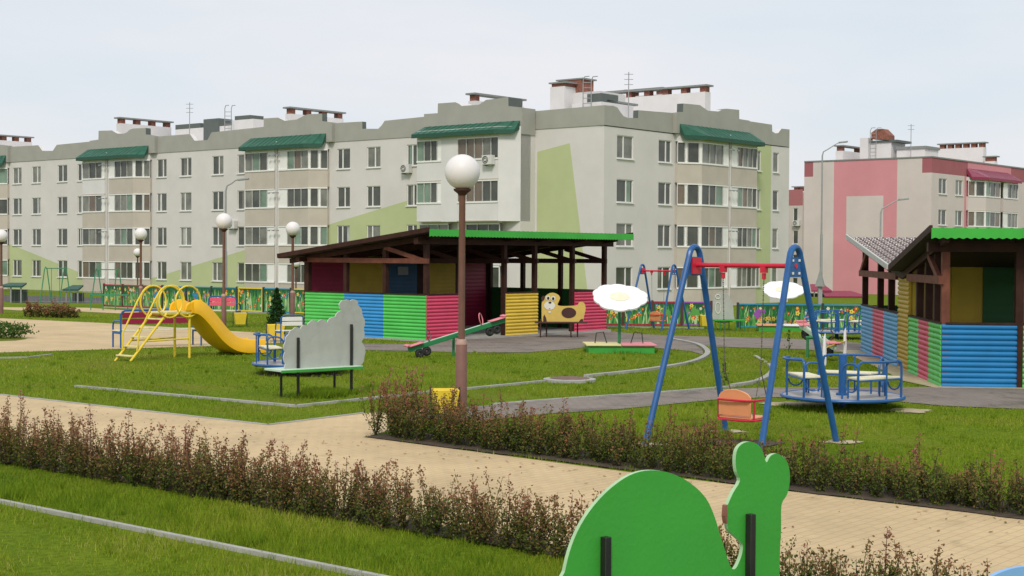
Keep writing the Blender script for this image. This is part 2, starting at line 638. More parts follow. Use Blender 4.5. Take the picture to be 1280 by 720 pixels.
def grass_ground():
    mt, nt, b = new_mat('lawn_ground')
    N = nt.nodes.new
    L = nt.links.new
    tc = N('ShaderNodeTexCoord')
    a = N('ShaderNodeTexNoise')
    a.inputs['Scale'].default_value = 0.45
    a.inputs['Detail'].default_value = 7
    a.inputs['Roughness'].default_value = 0.65
    L(tc.outputs['Object'], a.inputs['Vector'])
    r = N('ShaderNodeValToRGB')
    es = r.color_ramp.elements
    es[0].position, es[0].color = 0.3, (0.085, 0.15, 0.010, 1)
    es[1].position, es[1].color = 0.72, (0.19, 0.215, 0.028, 1)
    e = es.new(0.5)
    e.color = (0.145, 0.205, 0.016, 1)
    e = es.new(0.62)
    e.color = (0.155, 0.185, 0.022, 1)
    es[-1].color = (0.19, 0.155, 0.055, 1)
    L(a.outputs['Fac'], r.inputs['Fac'])
    c = N('ShaderNodeTexNoise')
    c.inputs['Scale'].default_value = 14
    c.inputs['Detail'].default_value = 6
    c.inputs['Roughness'].default_value = 0.7
    L(tc.outputs['Object'], c.inputs['Vector'])
    mr = N('ShaderNodeMapRange')
    mr.inputs['From Min'].default_value = 0.3
    mr.inputs['From Max'].default_value = 0.7
    mr.inputs['To Min'].default_value = 0.6
    mr.inputs['To Max'].default_value = 1.3
    L(c.outputs['Fac'], mr.inputs['Value'])
    vm = N('ShaderNodeVectorMath')
    vm.operation = 'SCALE'
    L(r.outputs['Color'], vm.inputs[0])
    L(mr.outputs[0], vm.inputs['Scale'])
    L(vm.outputs[0], b.inputs['Base Color'])
    b.inputs['Roughness'].default_value = 0.95
    b.inputs['Specular IOR Level'].default_value = 0.03
    bp = N('ShaderNodeBump')
    bp.inputs['Strength'].default_value = 0.8
    bp.inputs['Distance'].default_value = 0.04
    L(c.outputs['Fac'], bp.inputs['Height'])
    L(bp.outputs[0], b.inputs['Normal'])
    return mt


M['lawn'] = grass_ground()
def stain(mt, scale, lo, hi, amt):
    nt = mt.node_tree
    N, L = nt.nodes.new, nt.links.new
    b = nt.nodes['Principled BSDF']
    src = b.inputs['Base Color'].links[0].from_socket
    tc = N('ShaderNodeTexCoord')
    n = N('ShaderNodeTexNoise')
    n.inputs['Scale'].default_value = scale
    n.inputs['Detail'].default_value = 10
    n.inputs['Roughness'].default_value = 0.7
    n.inputs['Distortion'].default_value = 0.6
    L(tc.outputs['Object'], n.inputs['Vector'])
    mr = N('ShaderNodeMapRange')
    mr.inputs['From Min'].default_value = lo
    mr.inputs['From Max'].default_value = hi
    mr.inputs['To Min'].default_value = 1.0
    mr.inputs['To Max'].default_value = 1.0 - amt
    L(n.outputs['Fac'], mr.inputs['Value'])
    vm = N('ShaderNodeVectorMath')
    vm.operation = 'SCALE'
    L(src, vm.inputs[0])
    L(mr.outputs[0], vm.inputs['Scale'])
    L(vm.outputs[0], b.inputs['Base Color'])


stain(M['paver_yellow'], 1.6, 0.56, 0.68, 0.22)
stain(M['paver_grey'], 1.3, 0.50, 0.64, 0.35)
stain(M['paver_yellow'], 9.0, 0.62, 0.70, 0.28)
stain(M['paver_grey'], 8.0, 0.58, 0.68, 0.3)
stain(M['board_green_bright'], 7.0, 0.70, 0.74, 0.35)
stain(M['board_grey'], 2.0, 0.5, 0.7, 0.18)
M['blades'] = tone_mat('grass_blades', [(0.0, (0.09, 0.18, 0.012)), (0.5, (0.20, 0.285, 0.016)), (0.85, (0.31, 0.35, 0.04)), (1.0, (0.42, 0.36, 0.12))], 0.6, 0.25)
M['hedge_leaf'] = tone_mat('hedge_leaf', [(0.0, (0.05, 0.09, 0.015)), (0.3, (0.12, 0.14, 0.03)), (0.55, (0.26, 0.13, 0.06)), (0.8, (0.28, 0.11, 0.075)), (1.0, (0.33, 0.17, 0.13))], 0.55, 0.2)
M['conifer'] = tone_mat('conifer_leaf', [(0.0, (0.012, 0.04, 0.012)), (1.0, (0.04, 0.10, 0.025))], 0.6, 0.1)
M['bush_green'] = tone_mat('bush_leaf', [(0.0, (0.03, 0.07, 0.012)), (1.0, (0.09, 0.17, 0.03))], 0.6, 0.15)

# ================================================================== GROUND
def structure(o):
    o['kind'] = 'structure'
    return o


def ground():
    ys = [-60, -20, 0, 5, 10, 20, 30] + list(np.arange(35, 100, 2.5)) + [100, 120, 150, 200, 400, 1000, 2500]
    xs = [-1800, -600, -200, -100, -50, -20, 0, 20, 50, 100, 200, 600, 1800]
    V = [(x, y, gz(x, y)) for y in ys for x in xs]
    nx = len(xs)
    Fq = [(j * nx + i, j * nx + i + 1, (j + 1) * nx + i + 1, (j + 1) * nx + i) for j in range(len(ys) - 1) for i in range(nx - 1)]
    return structure(np_mesh('lawn_ground', V, Fq, [M['lawn']], nside=4))


ground()
PATHS = []   # world polygons without grass


def sheet(name, pts, mat, dz=0.006, grass_free=True):
    pts = [Vector((p[0], p[1], gz(p[0], p[1]) + dz)) for p in pts]
    mb = MB()
    mb.add(pts, [list(range(len(pts)))])
    o = mb.build(name, mat, smooth=0)
    import bmesh
    bm = bmesh.new()
    bm.from_mesh(o.data)
    bmesh.ops.triangulate(bm, faces=bm.faces)
    for yy in np.arange(35, 100, 2.5):
        bmesh.ops.bisect_plane(bm, geom=bm.verts[:] + bm.edges[:] + bm.faces[:], plane_co=(0, yy, 0), plane_no=(0, 1, 0))
    for v in bm.verts: v.co.z = gz(v.co.x, v.co.y) + dz
    bm.normal_update()
    for f in bm.faces:
        if f.normal.z < 0: f.normal_flip()
    bm.to_mesh(o.data)
    bm.free()
    if grass_free: PATHS.append(np.array([(p.x, p.y) for p in pts]))
    return structure(o)


def gp(pts):
    return [G(*p) for p in pts]


def catmull(pts, n=8):
    pts = [Vector(p) for p in pts]
    o = []
    for i in range(len(pts) - 1):
        p0, p1, p2, p3 = pts[max(i - 1, 0)], pts[i], pts[i + 1], pts[min(i + 2, len(pts) - 1)]
        for k in range(n):
            t = k / n
            o.append(0.5 * ((2 * p1) + (p2 - p0) * t + (2 * p0 - 5 * p1 + 4 * p2 - p3) * t * t + (3 * p1 - p0 - 3 * p2 + p3) * t ** 3))
    o.append(pts[-1])
    return o


NB = Vector((0, 11, 0))                       # near hedge line point
pn = NB + E1 * 0.62
yellow = [pn + E2 * 14, pn - E2 * 9] + [G(1500, 676), G(1280, 650), G(780, 590), G(455, 547)] + \
         [G(520, 530), G(530, 512), G(455, 517), G(335, 532), G(0, 494), G(-160, 476)]
sheet('brick_path', yellow, M['paver_yellow'], 0.006)
sheet('paved_square', gp([(-120, 388), (0, 398), (130, 404), (306, 415), (385, 420), (397, 428), (317, 430), (262, 433), (130, 437), (0, 441), (-120, 447)]), M['paver_yellow'], 0.006)
sheet('narrow_path', gp([(-60, 383.5), (20, 384.5), (60, 384), (110, 385), (200, 391), (200, 394.5), (100, 389.5), (20, 388)]), M['paver_yellow'], 0.008)
low_grey = gp([(524, 524), (528, 514), (617, 506.6), (700, 500.5), (780, 495), (900, 487), (967, 485), (1140, 484.5), (1200, 484), (1330, 483), (1330, 516), (1280, 512), (1180, 508), (1127, 503), (967, 497), (897, 500), (780, 511.5), (684, 518), (600, 527)])
sheet('grey_path', low_grey, M['paver_grey'], 0.010)
up_grey = gp([(397, 428), (385, 420), (400, 424), (440, 430), (500, 430.5), (528, 430), (542, 425), (620, 421), (700, 416), (757, 414), (800, 418), (860, 420.5), (1000, 424), (1090, 430), (1090, 444), (1000, 437), (900, 434), (868, 431.5), (878, 437), (879, 444), (864, 439.5), (827, 436), (780, 433), (740, 434), (708, 437), (660, 441), (580, 441), (512, 439), (440, 438)])
sheet('grey_yard_path', up_grey, M['paver_grey'], 0.010)
# strip of sandy ground along the right pavilion
# kerbs
def kerb(pts, wd=0.08, ht=0.05, smooth=True, mat='concrete'):
    pts = catmull(pts) if smooth else [Vector(p) for p in pts]
    mb = MB()
    for a, b in zip(pts[:-1], pts[1:]):
        d = b - a
        if d.length < 1e-4: continue
        d = d.normalized()
        a2 = a - d * 0.004
        s_ = Vector((-d.y, d.x, 0)) * wd / 2
        mb.obox(Vector((a2.x, a2.y, gz(a.x, a.y) - 0.05)) - s_, s_ * 2, (b - a) + d * 0.008, (0, 0, 0.05 + ht))
    return structure(mb.build('kerb', M[mat], smooth=0))


kerb([G(-200, 602), G(0, 629), G(450, 720), G(700, 770)], 0.05, 0.035, False)
kerb([G(95, 484), G(370, 509)], 0.07, 0.035, False)
kerb([G(370, 509), G(455, 500), G(540, 491)], 0.07, 0.035, False)
kerb(gp([(540, 491), (585, 487), (690, 476.5)]), 0.07, 0.035, False)
kerb(gp([(733, 471.5), (800, 464.5), (855, 456), (879, 448), (884, 440), (870, 431), (835, 424)]), 0.12, 0.05)
kerb(gp([(617, 506.6), (700, 500), (780, 494.5), (840, 490.5), (915, 484)]), 0.07, 0.03)
kerb(gp([(915, 483.5), (945, 478.5), (962, 470), (966, 462), (962, 457)]), 0.11, 0.05)
kerb(gp([(944, 445), (957, 453)]), 0.08, 0.02, False)
kerb(gp([(745, 409), (880, 411)]), 0.14, 0.04, False)
kerb(gp([(130, 384.5), (250, 388.5), (360, 393)]), 0.14, 0.04, False)
kerb(gp([(-40, 449), (34, 447.5), (64, 444)]), 0.07, 0.03, False)
kerb([G(-160, 476), G(0, 494), G(335, 532)], 0.05, 0.02, False)
kerb([G(335, 532), G(455, 517)], 0.05, 0.02, False)


def blob(name, px, py, rx, ry, mat, dz=0.012, seed=0, gf=True):
    c = G(px, py)
    r_ = random.Random(seed)
    pts = []
    for i in range(22):
        a = 2 * math.pi * i / 22
        k = 1 + r_.uniform(-0.22, 0.22)
        pts.append((c.x + math.cos(a) * rx * k, c.y + math.sin(a) * ry * k))
    return sheet(name, pts, mat, dz, gf)


sheet('asphalt_yard', [P(-250, 345, 113) , P(170, 345, 96), P(170, 345, 110), P(-250, 345, 132)], M['asphalt'], 0.02)


# ================================================================== GRASS BLADES
def in_poly(x, y, poly):
    inside = np.zeros(len(x), bool)
    n = len(poly)
    j = n - 1
    for i in range(n):
        xi, yi = poly[i]
        xj, yj = poly[j]
        c = ((yi > y) != (yj > y)) & (x < (xj - xi) * (y - yi) / (yj - yi + 1e-12) + xi)
        inside ^= c
        j = i
    return inside


_a, _b = G(0, 629), G(450, 720)
_d = (_b - _a).normalized()
KN = (_a.x, _a.y, _d.x, _d.y)
EXTRA_TUFTS = []     # (x, y, radius, count, height)


def grass_blades():
    n = 420000
    d = np.exp(rng.uniform(np.log(7.5), np.log(58), n))
    k = rng.uniform(-0.39, 0.39, n)
    x = k * d
    y = d
    h = rng.uniform(0.02, 0.05, n)
    # clumping
    cl = np.sin(x * 1.7 + 1.3 * np.sin(y * 0.9)) * np.sin(y * 1.3 + 2 * np.sin(x * 0.7))
    h *= 1 + 0.35 * cl
    tone = np.clip(0.45 + 0.18 * cl + rng.normal(0, 0.2, n), 0, 1)
    big = np.sin(x * 0.42 + 2.1 * np.sin(y * 0.23 + 1)) * np.cos(y * 0.31 + 1.4 * np.sin(x * 0.37)) + 0.5 * np.sin(x * 0.9 - y * 0.7 + np.sin(y * 1.9))
    tone = np.clip(tone + 0.16 * big, 0, 1)
    # longer and fresher grass next to the near hedge
    q = (x - NB.x) * E1.x + (y - NB.y) * E1.y
    nearh = np.clip(1 - np.abs(q + 0.75) / 1.0, 0, 1)
    h *= 1 + 0.9 * nearh
    tone -= 0.22 * nearh
    xs, ys, hs, ts = [x], [y], [h], [tone]
    for (tx, ty, tr, tn, th) in EXTRA_TUFTS:
        a = rng.uniform(0, 2 * np.pi, tn)
        r = tr * np.sqrt(rng.uniform(0, 1, tn))
        xs.append(tx + r * np.cos(a)); ys.append(ty + r * np.sin(a))
        hs.append(rng.uniform(0.5, 1.0, tn) * th); ts.append(np.clip(rng.normal(0.28, 0.15, tn), 0, 1))
    x, y, h, tone = map(np.concatenate, (xs, ys, hs, ts))
    keep = np.ones(len(x), bool)
    for p in PATHS: keep &= ~in_poly(x, y, p)
    worn = np.sin(x * 0.8 + 2.3 * np.sin(y * 0.5)) * np.sin(y * 0.66 + 1.9 * np.sin(x * 0.61 + 2)) + 0.4 * np.sin(x * 3.1 + y * 1.7)
    keep &= ~((worn > 0.75) & (rng.uniform(0, 1, len(x)) < 0.75))
    near_side = ((y - KN[1]) * KN[2] - (x - KN[0]) * KN[3]) < 0
    tone = np.clip(tone + np.where(near_side, 0.13, 0.0), 0, 1)
    # trodden strip along the near kerb
    kd = np.abs((y - KN[1]) * KN[2] - (x - KN[0]) * KN[3])
    keep &= ~((kd < 0.10) & (rng.uniform(0, 1, len(x)) < 0.8))
    # soil bed of near hedge and the pavilions
    q = (x - NB.x) * E1.x + (y - NB.y) * E1.y
    keep &= ~((q > 0.26) & (q < 0.62))
    x, y, h, tone = x[keep], y[keep], h[keep], tone[keep]
    n = len(x)
    z = np.where(y < 35, 0.0, -0.0065 * (np.minimum(y, 70) - 35))
    wd = np.maximum(0.0035, 0.00028 * y) * rng.uniform(0.7, 1.3, n)
    a = rng.uniform(0, 2 * np.pi, n)
    lean = h * rng.uniform(0.1, 0.75, n)
    la = rng.uniform(0, 2 * np.pi, n)
    V = np.zeros((n, 3, 3))
    V[:, 0] = np.stack([x - wd * np.cos(a), y - wd * np.sin(a), z - 0.004], 1)
    V[:, 1] = np.stack([x + wd * np.cos(a), y + wd * np.sin(a), z - 0.004], 1)
    V[:, 2] = np.stack([x + lean * np.cos(la), y + lean * np.sin(la), z + h], 1)
    Fc = np.arange(n * 3).reshape(n, 3)
    o = np_mesh('lawn_grass', V.reshape(-1, 3), Fc, [M['blades']], attr=np.repeat(tone, 3))
    o['kind'] = 'stuff'
    o['label'] = 'short yellow green mown grass covering the lawns'


# ================================================================== HEDGES
def leaves_mesh(name, C, S, tone, mat, parent=None, up=0.0):
    n = len(C)
    d = rng.normal(0, 1, (n, 3))
    d[:, 2] = d[:, 2] * 0.7 + up
    d /= np.linalg.norm(d, axis=1)[:, None]
    e = rng.normal(0, 1, (n, 3))
    e -= d * (e * d).sum(1)[:, None]
    e /= np.linalg.norm(e, axis=1)[:, None]
    S = S[:, None]
    V = np.zeros((n, 4, 3))
    V[:, 0] = C
    V[:, 1] = C + d * S * 0.5 + e * S * 0.30
    V[:, 2] = C + d * S
    V[:, 3] = C + d * S * 0.5 - e * S * 0.30
    o = np_mesh(name, V.reshape(-1, 3), np.arange(n * 4).reshape(n, 4), [mat], attr=np.repeat(tone, 4), nside=4)
    if parent: o.parent = parent
    return o


def hedge(label, p0, p1, width, hfun, shrubs_per_m, shoots, leaf, nleaf, group, density=None, redness=0.0, cat='hedge', lanes=2):
    p0, p1 = Vector(p0), Vector(p1)
    t = thing('hedge', label, cat, (p0.x, p0.y, gz(p0.x, p0.y)), 0, group)
    d = p1 - p0
    ln = d.length
    d.normalize()
    nrm = Vector((-d.y, d.x, 0))
    Cs, Ss, Ts = [], [], []
    sv, sf = [], []
    ns = int(ln * shrubs_per_m)
    for i in range(ns):
        u = (i + rng.uniform(-0.4, 0.4)) / ns * ln
        lane = (i % lanes + 0.5) / lanes - 0.5
        base = d * u + nrm * (lane * width * 0.65 + rng.uniform(-0.06, 0.06))
        H = hfun(u / ln) * rng.uniform(0.62, 1.15)
        dens = 1.0 if density is None else density(u / ln)
        for k in range(max(2, int(shoots * dens * rng.uniform(0.7, 1.3)))):
            a = rng.uniform(0, 2 * np.pi)
            sp = rng.uniform(0.03, 0.27) * min(1.0, H * 1.7)
            hh = H * rng.uniform(0.35, 1.0) * (1.3 if rng.uniform() < 0.09 else 1)
            top = Vector((math.cos(a) * sp, math.sin(a) * sp, hh))
            bend = Vector((math.cos(a), math.sin(a), 0)) * rng.uniform(-0.03, 0.05)
            m_ = int(nleaf * (hh / 0.6))
            tt = rng.uniform(0.06, 1.0, m_) ** 0.85
            base_np = np.array([base.x, base.y, 0.0])
            pos = base_np + np.outer(tt, np.array(top)) + np.outer(np.sin(tt * np.pi), np.array(bend))
            off = rng.normal(0, 0.021 + leaf * 0.2, (m_, 3)) * (1.15 - 0.6 * tt)[:, None]
            Cs.append(pos + off)
            Ss.append(leaf * rng.uniform(0.6, 1.25, m_))
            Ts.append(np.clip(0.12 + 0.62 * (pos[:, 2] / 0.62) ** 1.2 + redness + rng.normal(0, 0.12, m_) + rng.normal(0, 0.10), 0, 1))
            # stem as a thin 3-sided stick
            b = len(sv)
            rr = 0.0032 + leaf * 0.05
            for q, (pt, r_) in enumerate(((base, rr), (base + top * 0.5 + bend, rr * 0.8), (base + top, rr * 0.4))):
                for j in range(3):
                    an = j * 2.094
                    sv.append((pt.x + r_ * math.cos(an), pt.y + r_ * math.sin(an), pt.z))
            for q in range(2):
                for j in range(3):
                    j2 = (j + 1) % 3
                    sf.append((b + q * 3 + j, b + q * 3 + j2, b + q * 3 + 3 + j2, b + q * 3 + 3 + j))
    C_ = np.concatenate(Cs)
    C_[:, 2] = np.maximum(C_[:, 2], 0.02)
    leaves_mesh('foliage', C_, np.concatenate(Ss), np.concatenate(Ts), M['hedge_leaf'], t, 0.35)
    s_ = np_mesh('stems', sv, sf, [M['twig']], nside=4)
    s_.parent = t
    return t


# near hedge runs from upper left to lower right in front of the path
nA, nB_ = NB + E2 * 12.5 + E1 * 0.3, NB - E2 * 4.6 + E1 * 0.3
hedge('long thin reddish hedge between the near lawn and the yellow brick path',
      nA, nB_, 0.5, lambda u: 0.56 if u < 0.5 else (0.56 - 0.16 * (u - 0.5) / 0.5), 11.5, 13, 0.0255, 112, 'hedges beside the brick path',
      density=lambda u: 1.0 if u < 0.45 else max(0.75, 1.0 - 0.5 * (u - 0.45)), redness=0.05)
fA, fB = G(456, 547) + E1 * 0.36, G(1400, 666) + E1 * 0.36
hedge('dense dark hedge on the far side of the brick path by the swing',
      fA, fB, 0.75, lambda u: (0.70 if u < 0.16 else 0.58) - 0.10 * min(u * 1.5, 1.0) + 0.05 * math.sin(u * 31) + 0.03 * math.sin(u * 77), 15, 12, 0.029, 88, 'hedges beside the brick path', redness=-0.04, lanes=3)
b0, b1_ = G(36, 396), G(98, 397.5)
hedge('small clump of brown shrubs on the far lawn beyond the paved square', b0, b1_, 1.0, lambda u: 0.55, 9, 12, 0.075, 34, None, cat='shrubs', redness=0.12, lanes=3)
# soil beds
def bed(p, q, w0, w1, dz):
    p, q = Vector(p), Vector(q)
    d = (q - p).normalized()
    pts = []
    k = int((q - p).length / 0.25)
    r_ = random.Random(3)
    lo = [p + (q - p) * i / k + E1 * (w0 + r_.uniform(-0.03, 0.03)) for i in range(k + 1)]
    hi = [p + (q - p) * i / k + E1 * (w1 + r_.uniform(-0.05, 0.05)) for i in range(k, -1, -1)]
    sheet('soil_bed', lo + hi, M['soil'], 0.014, True)


bed(nA - E1 * 0.3, nB_ - E1 * 0.3, 0.26, 0.62, 0.014)
bed(fA - E1 * 0.36, fB - E1 * 0.36, -0.01, 0.85, 0.014)

# low green bush at left edge
def leafy_blob(root_name, label, cat, c, rx, ry, rz_, n, size, mat, tip=False, trunk=True, partname='foliage'):
    t = thing(root_name, label, cat, c, 0)
    u = rng.normal(0, 1, (n, 3))
    u /= np.linalg.norm(u, axis=1)[:, None]
    r = rng.uniform(0.35, 1.0, n) ** 0.5
    bump_ = 1 + 0.18 * np.sin(u[:, 0] * 7 + 1) * np.cos(u[:, 1] * 6) + 0.12 * np.sin(u[:, 2] * 9 + u[:, 0] * 4)
    pos = u * (r * bump_)[:, None]
    if tip:
        hgt = rng.uniform(0.03, 1, n)
        rad = (1 - hgt) ** 0.8 * np.sqrt(rng.uniform(0.2, 1, n)) * (1 + 0.25 * np.sin(hgt * 40))
        an = rng.uniform(0, 2 * np.pi, n)
        pos = np.stack([np.cos(an) * rad * rx, np.sin(an) * rad * ry, hgt * rz_ + 0.03], 1)
    else:
        pos = pos * np.array([rx, ry, rz_ / 2]) + np.array([0, 0, rz_ / 2])
        pos[:, 2] = np.maximum(pos[:, 2], 0.03)
    leaves_mesh(partname, pos, size * rng.uniform(0.6, 1.2, n), np.clip(rng.normal(0.5, 0.25, n), 0, 1), mat, t, 0.4)
    if trunk:
        MB().tube([(0, 0, -0.05), (0.01, 0, rz_ * 0.35), (0, 0.01, rz_ * 0.75)], [0.03, 0.022, 0.008], 6).build('trunk', M['twig'], t)
    return t


leafy_blob('bush', 'low dark green bush at the edge of the paved square', 'bush', G(-2, 423), 0.85, 0.7, 0.42, 2600, 0.07, M['bush_green'])
leafy_blob('conifer', 'small dark green conifer with a pointed top left of the pavilion', 'conifer', G(346, 408), 0.34, 0.34, 1.15, 3400, 0.07, M['conifer'], tip=True)
sheet('planting_bed', gp([(-40, 424), (0, 422), (25, 421.5), (34, 424), (20, 426), (-40, 428)]), M['lawn'], 0.012, False)

# ================================================================== APARTMENT BUILDINGS
class Fac:
    def __init__(s, root, C, side):
        s.root, s.side = root, side
        s.C = Vector(C)
        s.d, s.n = (E2, -E1) if side == 'A' else (E1, -E2)

    def s(s_, px, t=0.0):
        return along(px, s_.C + s_.n * t, s_.d)

    def z(s_, px, py, t=0.0):
        return hit(px, py, s_.C + s_.n * t, s_.n).z

    def L(s_, s, t, z):
        return Vector((-t, s, z)) if s_.side == 'A' else Vector((s, -t, z))


def holed_wall(mb, fac, s0, s1, z0, z1, holes, rev=0.14):
    ss = sorted({round(v, 4) for v in [s0, s1] + [h[0] for h in holes] + [h[1] for h in holes]})
    zs = sorted({round(v, 4) for v in [z0, z1] + [h[2] for h in holes] + [h[3] for h in holes]})
    for a, b in zip(ss[:-1], ss[1:]):
        for c, d in zip(zs[:-1], zs[1:]):
            m_, n_ = (a + b) / 2, (c + d) / 2
            if any(h[0] < m_ < h[1] and h[2] < n_ < h[3] for h in holes): continue
            mb.add([fac.L(a, 0, c), fac.L(b, 0, c), fac.L(b, 0, d), fac.L(a, 0, d)], [(0, 1, 2, 3)])
    for a, b, c, d in holes:
        o = [(a, c), (b, c), (b, d), (a, d)]
        for i in range(4):
            p, q = o[i], o[(i + 1) % 4]
            mb.add([fac.L(p[0], 0, p[1]), fac.L(q[0], 0, q[1]), fac.L(q[0], -rev, q[1]), fac.L(p[0], -rev, p[1])], [(0, 1, 2, 3)])


def fbox(mb, fac, s0, s1, t0, t1, z0, z1, mi=0):
    a, b = fac.L(s0, t0, z0), fac.L(s1, t1, z1)
    mb.box(tuple(map(min, a, b)), tuple(map(max, a, b)), mi)


GL = ['glass', 'glass', 'glass', 'glass2', 'glass2', 'glass3', 'glass4', 'curtain']


def window(fac, h, rr, mull=None):
    a, b, c, d = h
    mb = MB()
    f = 0.058
    fbox(mb, fac, a, b, -0.13, -0.05, c, c + f)
    fbox(mb, fac, a, b, -0.13, -0.05, d - f, d)
    fbox(mb, fac, a, a + f, -0.128, -0.052, c + f, d - f)
    fbox(mb, fac, b - f, b, -0.128, -0.052, c + f, d - f)
    mu = mull if mull else rr.choice([0.38, 0.42, 0.6, 0.5])
    sm = a + (b - a) * mu
    if b - a > 0.9: fbox(mb, fac, sm - 0.045, sm + 0.045, -0.127, -0.053, c + f, d - f)
    fbox(mb, fac, a - 0.06, b + 0.06, -0.12, 0.09, c - 0.06, c)
    w_ = mb.build('window', M['white_metal'], fac.root, smooth=0)
    g = MB()
    g.add([fac.L(a + f, -0.10, c + f), fac.L(b - f, -0.10, c + f), fac.L(b - f, -0.10, d - f), fac.L(a + f, -0.10, d - f)], [(0, 1, 2, 3)], 0)
    # a curtain panel behind part of the glass in some windows
    r_ = rr.random()
    if r_ < 0.45:
        x0 = a + f if rr.random() < 0.5 else sm
        x1 = x0 + (b - a) * rr.uniform(0.18, 0.36)
        x1 = min(x1, b - f)
        g.add([fac.L(x0, -0.097, c + f), fac.L(x1, -0.097, c + f), fac.L(x1, -0.097, d - f), fac.L(x0, -0.097, d - f)], [(0, 1, 2, 3)], 1)
    o = g.build('pane', [M[rr.choice(GL[:4])], M[rr.choice(['glass2', 'curtain', 'glass3'])]], None, smooth=0)
    o.parent = w_
    return w_


def bay(fac, plan, zc, segs, z_bot, z_top, band='tan', band_rows=None, gh=0.74, rr=random):
    """glazed balconies one above the other; plan = [(s,t),...] from left end to right end as seen"""
    rows = sorted(zc, reverse=True)
    for k, z in enumerate(rows):
        g0, g1 = z - gh, z + gh
        b0_ = rows[k + 1] + gh if k + 1 < len(rows) else z_bot
        bm_ = band_rows[k] if band_rows else band
        # parapet band under the glass
        tt = max(p[1] for p in plan)
        poly = [fac.L(s, t, b0_) for s, t in plan]
        poly = [fac.L(plan[0][0], -0.1, b0_)] + poly + [fac.L(plan[-1][0], -0.1, b0_)]
        mb = MB()
        mb.prism(poly, (0, 0, g0 - b0_))
        bal = mb.build('balcony', M[bm_], fac.root, smooth=20)
        # slab edge lines
        if k == 0:
            mt_ = MB()
            poly = [fac.L(plan[0][0], -0.1, g1)] + [fac.L(s, t, g1) for s, t in plan] + [fac.L(plan[-1][0], -0.1, g1)]
            mt_.prism(poly, (0, 0, z_top - g1))
            o = mt_.build('lintel', M['box_white'], fac.root, smooth=0)
        fr, gl = MB(), MB()
        mats = ['glass', 'glass2', 'glass3', 'glass4', 'curtain', 'white_metal']
        for i in range(len(plan) - 1):
            p, q = Vector((plan[i][0], plan[i][1], 0)), Vector((plan[i + 1][0], plan[i + 1][1], 0))
            e = (q - p)
            nn = Vector((e.y, -e.x, 0)).normalized()
            if nn.y < 0 and abs(nn.y) > 0.01: nn = -nn
            if abs(nn.y) <= 0.01: nn = Vector((-1, 0, 0)) if i else Vector((1, 0, 0))
            u = 0.0
            W = lambda f_, off, z_: fac.L((p + e * f_ + nn * off).x, (p + e * f_ + nn * off).y, z_)
            wth = 0.05 / max(e.length, 0.1)
            for fr_, kind in segs[i]:
                u1 = u + fr_
                if kind == 'w':
                    gl.add([W(u, -0.02, g0), W(u1, -0.02, g0), W(u1, -0.02, g1), W(u, -0.02, g1)], [(0, 1, 2, 3)], 5)
                else:
                    mi = rr.choice([0, 0, 0, 1, 1, 2, 3]) if kind == 'g' else {'b': 3, 'd': 0, 'm': 2, 'c': 4}[kind]
                    gl.add([W(u, -0.05, g0), W(u1, -0.05, g0), W(u1, -0.05, g1), W(u, -0.05, g1)], [(0, 1, 2, 3)], mi)
                for v in (u, u1):
                    v0, v1 = max(0, v - wth / 2), min(1, v + wth / 2)
                    fr.add([W(v0, 0.02, g0), W(v1, 0.02, g0), W(v1, 0.02, g1), W(v0, 0.02, g1), W(v0, -0.06, g0), W(v1, -0.06, g0), W(v1, -0.06, g1), W(v0, -0.06, g1)],
                           [(0, 1, 2, 3), (0, 4, 7, 3), (1, 5, 6, 2)], 0)
                u = u1
            for za, zb, off in ((g0 - 0.02, g0 + 0.09, 0.05), (g1 - 0.09, g1, 0.03)):
                fr.add([W(0, off, za), W(1, off, za), W(1, off, zb), W(0, off, zb), W(0, -0.06, za), W(1, -0.06, za), W(1, -0.06, zb), W(0, -0.06, zb)],
                       [(0, 1, 2, 3), (3, 2, 6, 7), (0, 1, 5, 4), (0, 4, 7, 3), (1, 5, 6, 2)], 0)
        # dark ledge under upper balconies
        poly = [fac.L(plan[0][0], -0.05, b0_ - 0.001)] + [fac.L(s, t + 0.04, b0_ - 0.001) for s, t in plan] + [fac.L(plan[-1][0], -0.05, b0_ - 0.001)]
        fr.prism(poly, (0, 0, 0.07), 1)
        a = fr.build('balcony_frame', [M['white_metal'], M['tan']], None, smooth=0)
        a.parent = bal
        b = gl.build('balcony_glass', [M[q] for q in mats], None, smooth=0)
        b.parent = bal


def parapet(fac, pts, t, z0, mats, thick=0.4, name='parapet'):
    """pts: photo pixels of the skyline from left to right"""
    P_ = [(fac.s(px, t), fac.z(px, py, t)) for px, py in pts]
    poly = [(P_[0][0], z0)] + P_ + [(P_[-1][0], z0)]
    q = [fac.L(s, t, z) for s, z in poly]
    off = fac.L(0, -thick, 0)
    mb = MB()
    k = len(q)
    mb.add(q + [p + off for p in q], [list(range(k)), list(range(k, 2 * k))[::-1]], 0)
    for i in range(k):
        j = (i + 1) % k
        ds, dz = abs(poly[i][0] - poly[j][0]), abs(poly[i][1] - poly[j][1])
        mi = 0 if i in (0, k - 2, k - 1) else 1 if dz > 2 * ds else (2 if dz > 0.25 * ds else 3)
        mb.f.append([i, k + i, k + j, j]); mb.m.append(mi)
    return mb.build(name, [M[m_] for m_ in mats], fac.root, smooth=0)


